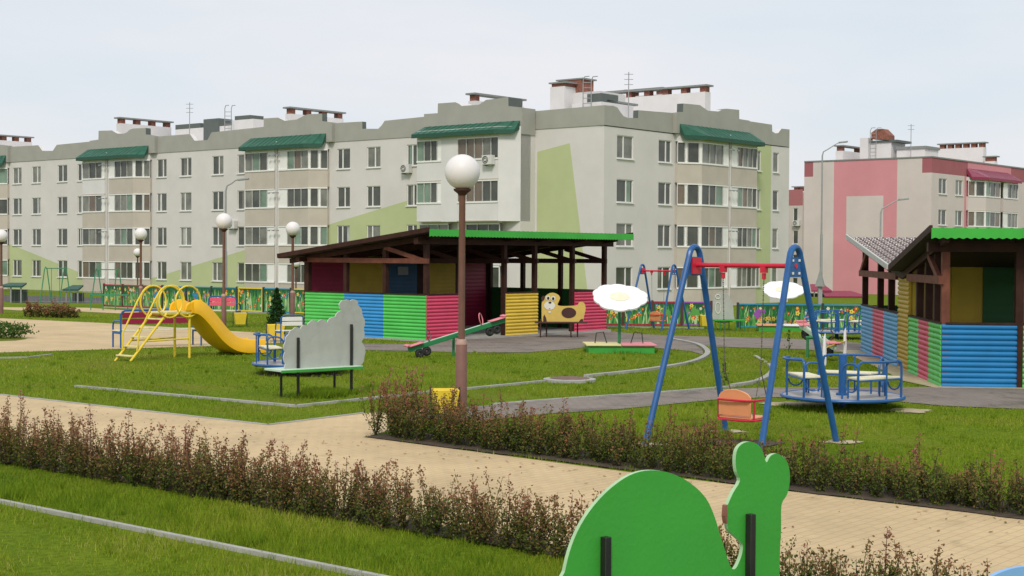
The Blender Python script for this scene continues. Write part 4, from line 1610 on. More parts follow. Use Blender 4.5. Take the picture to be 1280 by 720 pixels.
def pavilion_left():
    A0 = Vector((-2.21, 38.6, 0))
    t = thing('pavilion', 'open brown pavilion with green, blue and pink half walls, left of centre', 'pavilion', A0, RZ)
    LX, LY = 7.9, 4.6
    zb, zt = -0.12, 1.18
    ux = lambda px: along(px, A0, E1)
    uy = lambda px: along(px, A0, E2)
    D0 = A0 + E2 * LY
    ud = lambda px: along(px, D0, E1)
    B0 = A0 + E1 * LX
    ub = lambda px: along(px, B0, E2)
    X, Y, Z = Vector((1, 0, 0)), Vector((0, 1, 0)), Vector((0, 0, 1))
    # floor
    MB().box((-0.1, -0.1, -0.2), (LX + 0.1, LY + 0.1, 0.02)).build('floor', M['concrete'], t, smooth=0)
    # left face panels
    for a, b_, c in ((533, 480, 'log_green'), (480, 431, 'log_blue'), (431, 379.5, 'log_green')):
        y0, y1 = max(uy(a), 0), min(uy(b_), LY)
        log_panel(t, (0, y0, 0), Y, y1 - y0, zb, zt, -X, M[c])
    for a, b_, c in ((533, 576, 'log_pink'), (632, 672, 'log_yellow'), (718, 757.5, 'log_pink')):
        x0, x1 = max(ux(a), 0), min(ux(b_), LX)
        log_panel(t, (x0, 0, 0), X, x1 - x0, zb, zt, -Y, M[c])
        MB().box((x0, -0.04, zt), (x1, 0.06, zt + 0.03)).build('rail_cap', M['wood'], t, smooth=0)
    MB().box((-0.04, 0.01, zt), (0.06, LY, zt + 0.03)).build('rail_cap', M['wood'], t, smooth=0)
    # half wall at the right end and inner lining
    log_panel(t, (LX, 0.05, 0), Y, LY - 0.1, zb, zt, X, M['log_green'])
    MB().box((LX - 0.06, 0.05, 0), (LX - 0.035, LY - 0.1, zt + 0.03)).build('lining', M['board_green'], t, smooth=0)
    MB().box((0.035, 0.05, 0), (0.06, LY - 0.1, zt - 0.01)).build('lining', M['board_green'], t, smooth=0)
    # back wall of coloured boards
    bz = 2.16
    segs = [(383, 432, 'crimson'), (434, 482, 'board_ochre'), (484, 521, 'board_blue'), (533, 569, 'board_ochre'), (579, 607, 'crimson')]
    xs = []
    for a, b_, c in segs:
        x0, x1 = max(ud(a), 0.05), min(ud(b_), LX - 0.05)
        log_panel(t, (x0, LY, 0), X, x1 - x0, 0.0, bz, -Y, M[c], 0.12, 0.008, 'wall_board')
        xs.append((x0, x1))
    MB().box((0.03, LY + 0.03, -0.1), (LX, LY + 0.09, bz)).build('back_wall', M['wood'], t, smooth=0)
    # notice on the blue door
    xd = (xs[2][0] + xs[2][1]) / 2
    MB().box((xd - 0.22, LY - 0.035, 1.62), (xd + 0.22, LY - 0.02, 1.86)).build('notice_board', M['metal_grey'], t, smooth=0)
    zh, zl = 2.86, 2.16        # roof height at front and back edge
    y0r, y1r = -0.5, 5.25
    rz_ = lambda y: zh + (zl - zh) * (y - y0r) / (y1r - y0r) - 0.08
    pw = 0.12
    posts = [(0.06, 0.06), (ux(577), 0.06), (ux(632), 0.06), (ux(670), 0.06), (ux(717), 0.06), (LX - 0.06, 0.06)]
    for px in (431, 480): posts.append((0.06, uy(px)))
    posts.append((0.06, LY - 0.06))
    for px in (655, 702): posts.append((LX - 0.06, ub(px)))
    posts.append((LX - 0.06, LY - 0.06))
    for x, y in posts:
        MB().box((x - pw / 2, y - pw / 2, -0.1), (x + pw / 2, y + pw / 2, rz_(y))).build('post', M['wood'], t, smooth=0)
    # plates and tie beams
    MB().box((-0.35, -0.02, 2.50), (LX + 0.3, 0.13, 2.66)).build('header_beam', M['wood'], t, smooth=0)
    MB().box((-0.35, LY - 0.13, 2.02), (LX + 0.3, LY + 0.02, 2.14)).build('header_beam', M['wood'], t, smooth=0)
    for i, x in enumerate([0.0, ux(577), ux(632), ux(670), ux(717), LX - 0.12]):
        xx = -0.02 if i == 0 else x
        w_ = M['wood_red'] if i == 0 else M['wood']
        MB().box((xx - 0.04, -0.06, 2.00), (xx + 0.05, LY + 0.05, 2.13)).build('tie_beam', w_, t, smooth=0)
        MB().beam((xx, -0.45, rz_(-0.45) - 0.06), (xx, 5.2, rz_(5.2) - 0.06), 0.07, 0.13).build('rafter', M['wood'], t, smooth=0)
        MB().beam((xx - 0.005, 0.10, 2.08), (xx - 0.005, 1.5, rz_(1.5) - 0.12), 0.06, 0.11).build('brace', w_, t, smooth=0)
    for y in (0.9, 2.0, 3.1, 4.2):
        MB().beam((-0.42, y, rz_(y) + 0.03), (LX + 0.5, y, rz_(y) + 0.03), 0.08, 0.05).build('batten', M['wood'], t, smooth=0)
    xr0, xr1 = -0.45, LX + 0.62
    tile_roof(t, (xr0, y0r, zh), (xr1 - xr0, 0, 0), (0, y1r - y0r, zl - zh))
    zig_fascia(t, (xr0, y0r - 0.01, zh + 0.02), (xr1, y0r - 0.01, zh + 0.02), 0.19, M['fascia'])
    # end wall upper beam at the right end
    MB().box((LX - 0.10, 0.13, 2.001), (LX, LY - 0.05, 2.10)).build('end_beam', M['wood'], t, smooth=0)
    # pale floor block beside the doorway
    return t


pavilion_left()


def pavilion_right():
    Fp = Vector((7.44, 25.8, 0))
    d1 = Vector((0.094, 0.9956, 0)).normalized()
    r1 = Vector((d1.y, -d1.x, 0))
    rz = math.atan2(r1.y, r1.x)
    t = thing('pavilion', 'pavilion with a blue front half wall and butterfly roof at the right edge', 'pavilion', Fp, rz)
    X, Y = Vector((1, 0, 0)), Vector((0, 1, 0))
    ul = lambda px: along(px, Fp, d1)
    uf = lambda px: along(px, Fp, r1)
    W_ = 7.5
    zb, zt = -0.12, 1.09
    ym0, ym1 = ul(1137.5), ul(1124)
    yE = ul(1078)
    MB().box((-0.02, -0.02, -0.2), (W_, yE, 0.03)).build('floor', M['concrete'], t, smooth=0)
    for a, b_, c in ((1178, 1163, 'log_green'), (1163, 1150, 'log_pink'), (1150, 1137.5, 'log_green'), (1124, 1106, 'log_blue_pale'), (1106, 1092.5, 'log_pink'), (1092.5, 1078, 'log_blue_pale')):
        y0, y1 = ul(a), ul(b_)
        log_panel(t, (0, y0, 0), Y, y1 - y0, zb, zt, -X, M[c])
    log_panel(t, (0.0, ym0, 0), Y, ym1 - ym0, -0.05, 2.02, -X, M['log_mustard'])
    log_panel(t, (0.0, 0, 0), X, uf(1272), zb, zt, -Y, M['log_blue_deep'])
    log_panel(t, (uf(1279), 0, 0), X, W_ - uf(1279), zb, zt, -Y, M['log_green'])
    MB().box((uf(1272), -0.05, -0.1), (uf(1279), 0.05, zt)).build('post', M['wood'], t, smooth=0)
    for y0, y1 in ((0.0, ym0), (ym1, yE)):
        MB().box((-0.035, y0, zt), (0.06, y1, zt + 0.03)).build('rail_cap', M['wood'], t, smooth=0)
    MB().box((0.06, -0.035, zt), (W_, 0.06, zt + 0.03)).build('rail_cap', M['wood'], t, smooth=0)
    # middle storage room walls: front boards face the viewer
    yb = ym0
    D0 = Fp + d1 * yb
    um = lambda px: along(px, D0, r1)
    for a, b_, c in ((1141, 1148, 'board_ochre'), (1190, 1219, 'board_ochre'), (1229, 1272, 'board_green'), (1278, 1330, 'board_ochre'), (1336, 1370, 'board_blue')):
        log_panel(t, (um(a), yb, 0), X, um(b_) - um(a), 0.0, 2.12, -Y, M[c], 0.16, 0.006, 'wall_board')
    MB().box((0.03, yb + 0.031, 0), (W_, yb + 0.10, 2.13)).build('room_wall', M['board_ochre'], t, smooth=0)
    MB().box((0.03, ym1 - 0.1, 0), (W_, ym1, 2.10)).build('room_wall', M['board_ochre'], t, smooth=0)
    MB().box((0.035, 0.05, 0), (0.06, ym0, zt)).build('lining', M['board_ochre'], t, smooth=0)
    zh, zv, zf = 2.72, 2.02, 2.70
    yv = (ym0 + ym1) / 2
    y0r, y1r = -0.55, yE + 0.45
    def rz_(y):
        return (zh + (zv - zh) * (y - y0r) / (yv - y0r) if y < yv else zv + (zf - zv) * (y - yv) / (y1r - yv)) - 0.08
    posts = [(0.06, 0.06), (0.06, ul(1168)), (0.06, ul(1157)), (0.06, ul(1146)), (0.06, ul(1111)), (0.06, ul(1097.5)), (0.06, yE - 0.06), (uf(1275), 0.06), (W_ - 0.1, 0.06), (W_ - 0.1, yE - 0.06), (1.9, yE - 0.06), (3.8, yE - 0.06), (5.6, yE - 0.06)]
    for i, (x, y) in enumerate(posts):
        MB().box((x - 0.065, y - 0.065, -0.1), (x + 0.065, y + 0.065, rz_(y))).build('post', M['wood_red'] if i == 0 else M['wood'], t, smooth=0)
    for x in (-0.03, 2.2, 4.4, 6.6):
        ms = M['wood_red'] if x < 0 else M['wood']
        MB().box((x - 0.045, -0.05, 1.78), (x + 0.045, ym0 - 0.02, 1.92)).build('tie_beam', ms, t, smooth=0)
        MB().box((x - 0.045, ym1 + 0.02, 1.78), (x + 0.045, yE + 0.1, 1.92)).build('tie_beam', ms, t, smooth=0)
        MB().beam((x, -0.5, rz_(-0.5) - 0.07), (x, yv, rz_(yv) - 0.07), 0.07, 0.13).build('rafter', M['wood'], t, smooth=0)
        MB().beam((x, yv, rz_(yv) - 0.07), (x, y1r - 0.05, rz_(y1r) - 0.07), 0.07, 0.13).build('rafter', M['wood'], t, smooth=0)
        MB().beam((x - 0.005, 0.08, 1.86), (x - 0.005, 1.1, rz_(1.1) - 0.1), 0.07, 0.11).build('brace', ms, t, smooth=0)
        MB().beam((x - 0.005, yE, 1.86), (x - 0.005, yE - 1.0, rz_(yE - 1.0) - 0.12), 0.07, 0.11).build('brace', ms, t, smooth=0)
    MB().box((-0.25, -0.02, 2.34), (W_, 0.14, 2.50)).build('header_beam', M['wood'], t, smooth=0)
    # far half wall
    MB().box((0.05, yE - 0.05, 0), (W_, yE, zt)).build('lining', M['board_green'], t, smooth=0)
    xr0, xr1 = -0.30, W_ + 0.3
    tile_roof(t, (xr0, y0r, zh), (xr1 - xr0, 0, 0), (0, yv - 0.02 - y0r, zv - zh))
    tile_roof(t, (xr0, y1r, zf), (xr1 - xr0, 0, 0), (0, yv + 0.02 - y1r, zv - zf))
    MB().beam((xr0, yv, zv - 0.02), (xr1, yv, zv - 0.02), 0.14, 0.06).build('valley_gutter', M['metal_grey'], t, smooth=0)
    zig_fascia(t, (xr0, y0r - 0.01, zh + 0.02), (xr1, y0r - 0.01, zh + 0.02), 0.185, M['fascia'])
    # light metal edge on the rising verge
    MB().beam((xr0 - 0.03, yv, zv + 0.03), (xr0 - 0.03, y1r, zf + 0.03), 0.04, 0.11).build('verge_strip', M['board_edge'], t, smooth=0)
    # sandy strip
    w2 = lambda x, y: Fp + r1 * x + d1 * y
    sheet('sand_strip', [w2(-0.55, yE), w2(0.02, yE), w2(0.02, 0.02), w2(W_, 0.02), w2(W_, -0.3), w2(-0.15, -0.3), w2(-0.5, 1.2), w2(-0.45, ym0)], M['sand'], 0.013)
    return t


pavilion_right()

# ================================================================== PAINTED FENCES
def fence_run(label, pts_px, ht, npan, rail, post_mat, frame_idx=(), seed=0, group='painted flower fences'):
    """pts_px: two photo points on the foot of the fence"""
    p, q = G(*pts_px[0]), G(*pts_px[1])
    d = q - p
    ln = Vector((d.x, d.y, 0)).length
    rz = math.atan2(d.y, d.x)
    t = thing('painted_fence', label, 'fence', p, rz, group)
    rr = random.Random(seed)
    pl = ln / npan
    dzl = (q.z - p.z) / ln
    for i in range(npan + 1):
        x = i * pl
        MB().box((x - 0.04, -0.035, x * dzl - 0.2), (x + 0.04, 0.035, x * dzl + ht + 0.05)).build('post', M[post_mat], t, smooth=0)
    for i in range(npan):
        x0, x1, z0 = i * pl + 0.05, (i + 1) * pl - 0.05, (i + 0.5) * pl * dzl
        rl = rail[i % len(rail)]
        pan = MB().box((x0, -0.008, z0 + 0.06), (x1, 0.008, z0 + ht - 0.03)).build('panel', M['panel_green'], t, smooth=0)
        fr = MB()
        fr.box((x0 - 0.03, 0.009, z0 + 0.01), (x1 + 0.03, 0.016, z0 + ht + 0.012))
        for za in (z0 + 0.02, z0 + ht - 0.03): fr.box((x0, -0.02, za), (x1, 0.02, za + 0.045))
        if i in frame_idx:
            for xa in (x0 + 0.02, x1 - 0.06): fr.box((xa, -0.018, z0 + 0.066), (xa + 0.04, 0.018, z0 + ht - 0.031))
        f = fr.build('panel_frame', M[rl], t, smooth=0)
        f.parent = pan
        mb = MB()
        ar = (x1 - x0)
        k = 0
        yy = -0.0095
        for j in range(int(90 * ar)):
            xx = rr.uniform(x0 + 0.03, x1 - 0.03)
            h = rr.uniform(0.25, 0.92) * ht
            le = rr.uniform(-0.16, 0.16)
            w_ = rr.uniform(0.012, 0.035)
            yy -= 0.00004
            zb_ = z0 + 0.065
            xm, xt = xx + le * 0.35, min(max(xx + le, x0), x1)
            mb.add([(xx - w_, yy, zb_), (xx + w_, yy, zb_), (xm + w_, yy, zb_ + h * 0.5), (xt, yy, zb_ + h), (xm - w_, yy, zb_ + h * 0.5)], [(0, 1, 2, 3, 4)], rr.choice([0, 0, 1, 1, 2]))
        for j in range(int(16 * ar)):
            xx = rr.uniform(x0 + 0.09, x1 - 0.09)
            zz = z0 + 0.06 + ht * rr.choice([rr.uniform(0.15, 0.4), rr.uniform(0.45, 0.85)])
            zz = min(zz, z0 + ht - 0.12)
            rad = rr.uniform(0.04, 0.085)
            yy -= 0.00008
            mi = rr.choice([3, 3, 4, 4, 5, 7, 3, 6, 4])
            if mi == 5 and rr.random() < 0.5: mi = 3
            nn_ = rr.choice([5, 6])
            ps = []
            for a in range(nn_ * 4):
                an = 2 * math.pi * a / (nn_ * 4)
                rk = rad * (0.78 + 0.22 * math.cos(nn_ * an))
                ps.append((xx + rk * math.cos(an), yy, zz + rk * math.sin(an) * 1.1))
            mb.add(ps, [list(range(len(ps)))], mi)
            ps = [(xx + rad * 0.28 * math.cos(a), yy - 0.0004, zz + rad * 0.28 * math.sin(a)) for a in np.linspace(0, 2 * math.pi, 9)[:-1]]
            mb.add(ps, [list(range(8))], 4 if mi != 4 else 3)
        # a bigger painted plant in some panels
        if rr.random() < 0.6:
            xx = rr.uniform(x0 + 0.3, x1 - 0.3) if x1 - x0 > 0.7 else (x0 + x1) / 2
            mi = rr.choice([5, 6, 1, 1])
            yy -= 0.0003
            for a in range(9):
                an = rr.uniform(0, 6.28)
                r0 = rr.uniform(0.03, 0.2)
                cx_, cz = xx + r0 * math.cos(an), z0 + ht * 0.6 + r0 * math.sin(an) * 0.8
                yy -= 0.0001
                ps = [(cx_ + 0.075 * math.cos(b), yy, cz + 0.06 * math.sin(b)) for b in np.linspace(0, 2 * math.pi, 10)[:-1]]
                mb.add(ps, [list(range(9))], mi)
        o = mb.build('painted_flowers', [M[k_] for k_ in ('leaf_fl', 'leaf_fl2', 'leaf_fl3', 'fl_red', 'fl_yellow', 'fl_purple', 'fl_blue', 'fl_white')], t, smooth=0)
        o.parent = pan
    return t


fence_run('red railed fence with painted flowers at far left behind the slide', [(130, 382.5), (203, 386)], 0.98, 3, ['rail_red'], 'fence_brown', seed=1)
fence_run('blue and yellow framed fence with painted flowers between slide and pavilion', [(203, 386), (399, 393)], 0.98, 6, ['rail_blue', 'rail_blue', 'rail_blue', 'yellow', 'rail_blue', 'yellow'], 'fence_post', (3, 5), seed=2)
fence_run('red and purple railed fence with painted flowers behind the small swing', [(742, 406.5), (889, 408)], 0.80, 4, ['rail_red', 'rail_red', 'rail_red', 'fl_purple'], 'fence_brown', seed=3)
fence_run('bright blue railed fence with painted tulips left of the right pavilion', [(922, 410), (1082, 412)], 0.78, 3, ['rail_blue'], 'fence_post', seed=4)

# ================================================================== LAMPS
def lamp(px, pyg, d, label):
    p = P(px, pyg, d)
    base = gz(p.x, p.y)
    H = p.z - base
    t = thing('globe_lamp', label, 'lamp', (p.x, p.y, base), 0, 'brown posts with white globe lamps')
    MB().lathe([(0.08, -0.1), (0.08, 0.98), (0.072, 1.0), (0.05, 1.0)], n=16).build('post_sleeve', M['lamp_sleeve'], t)
    MB().lathe([(0.083, 0.975), (0.086, 0.99), (0.062, 1.05), (0.045, 1.055)], n=16).build('collar', M['lamp_collar'], t)
    MB().lathe([(0.048, 0.9), (0.045, H - 0.31), (0.05, H - 0.30)], n=14).build('pole', M['lamp_pole'], t)
    MB().lathe([(0.05, H - 0.33), (0.07, H - 0.30), (0.12, H - 0.262), (0.125, H - 0.235), (0.05, H - 0.23)], n=20).build('globe_holder', M['dog_brown'], t)
    pr = [(0.2475 * math.sin(a), H - 0.2475 * math.cos(a)) for a in np.linspace(0.35, math.pi - 0.02, 26)]
    MB().lathe(pr, n=36).build('globe', M['globe'], t)
    return t


lamp(578, 215, 21.0, 'tallest looking globe lamp, in the hedge end in front of the pavilion')
lamp(280, 276.5, 46, 'globe lamp whose post stands in front of the pink bench')
lamp(366, 286, 52, 'globe lamp standing at the left end of the pavilion')
lamp(176, 292.5, 59.5, 'globe lamp behind the slide ladder, the upper of a close pair')
lamp(172, 315.5, 90, 'small distant globe lamp just below another one near the building')
lamp(1.5, 295, 57.5, 'globe lamp cut by the left edge of the picture')
lamp(370, 329, 88, 'tiny distant globe lamp seen low beside the pavilion roof')


def street_light(px, py_top, d, arm_px, label, arm_rise=0.15, base=None):
    p = P(px, py_top, d)
    zb_ = gz(p.x, p.y) if base is None else base
    H = p.z - zb_
    L_ = arm_px * d / FPX
    t = thing('street_light', label, 'street light', (p.x, p.y, zb_), 0, 'tall grey street lights')
    MB().tube([(0, 0, -0.1), (0, 0, H * 0.45)], [0.11, 0.10], 8).build('base_pole', M['metal_grey'], t)
    pts = [(0, 0, H * 0.44), (0, 0, H - 0.45), (0.08 * np.sign(L_), 0, H - 0.15), (0.35 * np.sign(L_), 0, H), (L_ * 0.7, 0, H + arm_rise), (L_, 0, H + arm_rise * 1.6)]
    MB().tube(pts, [0.07, 0.055, 0.045, 0.04, 0.035, 0.03], 8).build('mast_arm', M['metal_grey'], t)
    h_ = MB().box((L_ - 0.1, -0.12, H + arm_rise * 1.6 - 0.07), (L_ + 0.55, 0.12, H + arm_rise * 1.6 + 0.05), rot=Matrix.Rotation(-0.12, 3, 'Y'))
    h_.build('lamp_head', M['metal_grey'], t, bevel=0.03)
    return t


street_light(1028, 187, 108, 22, 'tall grey street light in front of the pink arch wall', 0.35)
street_light(1101, 258, 95, 24, 'grey street light rising behind the right pavilion roof', 0.3)
street_light(282, 229, 84, 17, 'street light pole with arm above the second globe lamp', 0.15)

# ================================================================== PLAY EQUIPMENT
def arc(c, r, a0, a1, n, ax1, ax2):
    c, ax1, ax2 = Vector(c), Vector(ax1), Vector(ax2)
    return [c + ax1 * (r * math.cos(a)) + ax2 * (r * math.sin(a)) for a in np.linspace(a0, a1, n)]


def slide():
    base = G(151, 451.6)
    t = thing('slide', 'yellow playground slide with a step ladder and round hoop rails', 'slide', base, RZ, None)
    X, Y, Z = Vector((1, 0, 0)), Vector((0, 1, 0)), Vector((0, 0, 1))
    hw = 0.25
    zp = 0.98
    for s in (-1, 1):
        MB().tube([(0.0, s * hw, -0.05), (0.98, s * hw, zp)], 0.026, 8).build('ladder_rail', M['yellow'], t)
    for k in range(5):
        f = (k + 0.6) / 5.3
        x, z = 0.98 * f, zp * f
        MB().box((x - 0.06, -hw, z - 0.014), (x + 0.07, hw, z + 0.014)).build('step', M['pale_yellow'], t, bevel=0.004)
    MB().box((0.95, -hw - 0.03, zp - 0.02), (1.62, hw + 0.03, zp + 0.025)).build('platform', M['pale_yellow'], t, bevel=0.005)
    MB().tube([(0.98, hw + .01, zp - 0.03), (1.62, hw + .01, zp - 0.03), (1.62, -hw - .01, zp - 0.03), (0.98, -hw - .01, zp - 0.03)], 0.024, 6, True).build('platform_frame', M['yellow'], t)
    for x, s in ((1.56, -1), (1.56, 1), (0.98, -1.02), (0.98, 1.02)):
        if x < 1.2: continue
        MB().tube([(x, s * hw, -0.05), (x, s * hw, zp)], 0.027, 8).build('leg', M['yellow'], t)
    MB().tube([(0.40, hw, 0.40), (1.56, hw, 0.42)], 0.018, 6).build('brace', M['yellow'], t)
    MB().tube([(0.40, -hw, 0.40), (1.56, -hw, 0.42)], 0.018, 6).build('brace', M['yellow'], t)
    # hoop rails
    for s in (-1, 1):
        y = s * (hw + 0.03)
        for cx_ in (1.02, 1.50):
            MB().tube(arc((cx_, y, zp + 0.23), 0.33, 0, 2 * math.pi, 29, X, Z)[:-1], 0.019, 7, True).build('hoop', M['yellow'], t)
        pts = [(0.50, s * hw, 0.50), (0.34, y, 0.66)] + arc((1.02, y, zp + 0.23), 0.345, math.radians(140), math.radians(75), 8, X, Z)
        MB().tube([(0.22, s * hw, 0.22), (0.24, y, 0.55), (0.62, y, zp + 0.25), ] + arc((1.02, y, zp + 0.23), 0.34, math.radians(150), math.radians(100), 5, X, Z), 0.019, 7).build('handrail', M['yellow'], t)
    # chute
    path = [(1.58, zp + 0.06), (1.75, zp + 0.045), (1.92, zp - 0.05), (2.15, zp - 0.26), (2.45, zp - 0.56), (2.75, zp - 0.76), (3.05, zp - 0.84), (3.40, zp - 0.87), (3.62, zp - 0.86)]
    cp = catmull([Vector((a, 0, b)) for a, b in path], 5)
    w_ = 0.25
    prof = [(-w_, 0.19), (-w_ - 0.03, 0.215), (-w_ - 0.07, 0.19), (-w_ - 0.075, -0.09), (-w_ + 0.06, -0.13), (w_ - 0.06, -0.13), (w_ + 0.075, -0.09), (w_ + 0.07, 0.19), (w_ + 0.03, 0.215), (w_, 0.19), (w_ - 0.05, 0.02), (0, -0.02), (-w_ + 0.05, 0.02)]
    mb = MB()
    k = len(prof)
    for i, c in enumerate(cp):
        tan = (cp[min(i + 1, len(cp) - 1)] - cp[max(i - 1, 0)]).normalized()
        n_ = Vector((-tan.z, 0, tan.x))
        sc = 1.0 if i > 3 else 0.80 + 0.05 * i
        for (py_, ph) in prof: mb.v.append(c + Y * py_ + n_ * ph * sc)
    for i in range(len(cp) - 1):
        for j in range(k):
            j2 = (j + 1) % k
            mb.f.append([i * k + j, i * k + j2, (i + 1) * k + j2, (i + 1) * k + j]); mb.m.append(0)
    mb.f.append(list(range(k))); mb.m.append(0)
    mb.f.append([(len(cp) - 1) * k + j for j in range(k)]); mb.m.append(0)
    mb.build('chute', M['slide_yellow'], t, smooth=60)
    for s in (-1, 1):
        mb = MB()
        q = [(1.42, s * 0.29, zp + 0.02), (1.60, s * 0.30, zp + 0.02), (1.62, s * 0.30, zp + 0.19), (1.54, s * 0.30, zp + 0.22), (1.46, s * 0.29, zp + 0.16)]
        mb.prism(q, (0, -s * 0.05, 0)).build('chute_lip', M['slide_yellow'], t, bevel=0.02)
    return t


slide()


def merry_go_round(loc, rot, label):
    t = thing('merry_go_round', label, 'merry-go-round', loc, rot, 'blue merry-go-rounds with three seats')
    X, Y, Z = Vector((1, 0, 0)), Vector((0, 1, 0)), Vector((0, 0, 1))
    r0, zd = 0.885, 0.20
    MB().lathe([(0.02, zd - 0.015), (r0, zd - 0.015), (r0, zd + 0.004), (0.02, zd + 0.004)], n=56).build('deck', M['deck'], t)
    MB().tube([(r0 * math.cos(a), r0 * math.sin(a), zd - 0.01) for a in np.linspace(0, 2 * math.pi, 57)[:-1]], 0.025, 8, True).build('deck_rim', M['blue'], t)
    sp = MB()
    for k in range(6):
        a = k * math.pi / 3
        sp.tube([(0, 0, zd - 0.05), (0.85 * math.cos(a), 0.85 * math.sin(a), zd - 0.04)], 0.022, 6)
    sp.build('spokes', M['black'], t)
    MB().lathe([(0.055, -0.1), (0.055, 0.2), (0.095, 0.2), (0.095, 0.235), (0.058, 0.24), (0.058, 0.80), (0.03, 0.815)], n=20).build('hub', M['blue'], t)
    for k in range(3):
        a0 = k * 2 * math.pi / 3
        c, s = math.cos(a0), math.sin(a0)
        rad, tan = Vector((c, s, 0)), Vector((-s, c, 0))
        sr = 0.80
        zr = 0.745
        hw = 0.50
        # outer back rail
        L0, L1 = rad * sr * 0.98 - tan * hw, rad * sr * 0.98 + tan * hw
        L0 *= 0.91; L1 *= 0.91
        inn = -rad * 0.30
        pts = [L0 + Z * zd, L0 + Z * (zr - 0.08), L0 + tan * 0.05 + Z * (zr - 0.015), L0 + tan * 0.10 + Z * zr, rad * (r0 - 0.035) - tan * 0.16 + Z * zr, rad * (r0 - 0.035) + tan * 0.16 + Z * zr, L1 - tan * 0.10 + Z * zr, L1 - tan * 0.05 + Z * (zr - 0.015), L1 + Z * (zr - 0.08), L1 + Z * zd]
        MB().tube(catmull(pts, 4), 0.018, 8).build('back_rail', M['blue'], t)
        for e in (L0, L1):
            sg = 1 if e is L1 else -1
            q = e + inn
            MB().tube(catmull([q + Z * zd, q + Z * 0.4, q + Z * (zr - 0.16), q - inn * 0.22 + Z * (zr - 0.05), e + inn * 0.25 + Z * (zr - 0.03), e + Z * (zr - 0.09)], 4), 0.016, 8).build('arm_rail', M['blue'], t)
            cc = e + inn * 0.45 + Z * 0.42
            MB().tube(arc(cc, 0.11, math.pi, 2 * math.pi, 10, inn.normalized(), Z), 0.012, 6).build('ring_brace', M['blue'], t)
        for f in (0.0,):
            q = rad * (r0 - 0.05) + tan * f
            MB().tube([q + Z * zd, q + Z * zr], 0.013, 6).build('baluster', M['blue'], t)
        sa, sb, sc_, sd_ = L0 + tan * 0.02 + Z * 0.485, L1 - tan * 0.02 + Z * 0.485, L1 - tan * 0.12 + inn * 1.0 + Z * 0.485, L0 + tan * 0.12 + inn * 1.0 + Z * 0.485
        MB().prism([sa, sb, sc_, sd_], Z * 0.03).build('seat', M['cream'], t, bevel=0.006)
        MB().tube([sa - Z * 0.012, sb - Z * 0.012, sc_ - Z * 0.012, sd_ - Z * 0.012], 0.013, 6, True).build('seat_frame', M['blue'], t)
        for e in (sc_, sd_):
            MB().tube([e - Z * 0.01, Vector((e.x, e.y, zd))], 0.014, 6).build('seat_leg', M['blue'], t)
    return t


c0 = P(1053, 493.5, 22.0)
mgr = merry_go_round((c0.x, c0.y, 0), R(185), 'large blue merry-go-round with cream seats in front of the right pavilion')
c1 = P(376, 455, 27.9)
dup(mgr, (c1.x, c1.y, 0), R(200), 'blue merry-go-round half hidden behind the grey cloud board')
c2 = P(1046, 412, 41.6)
dup(mgr, (c2.x, c2.y, gz(c2.x, c2.y)), R(215), 'blue merry-go-round standing far back against the painted tulip fence')
for i, (px, py, rx, ry) in enumerate([(995, 506, 0.5, 0.35), (1135, 514, 0.35, 0.3)]): blob('bare_or_shadow_patch', px, py, rx, ry, M['sand'], 0.012, i)
blob('bare_or_shadow_patch', 1050, 506, 0.62, 0.55, M['soil'], 0.011, 9, False)  # dark soil-coloured patch painted in as shade under the large merry-go-round
blob('bare_or_shadow_patch', 376, 468, 0.75, 0.6, M['soil'], 0.011, 9, False)  # same painted shade under the left merry-go-round, grass growing through


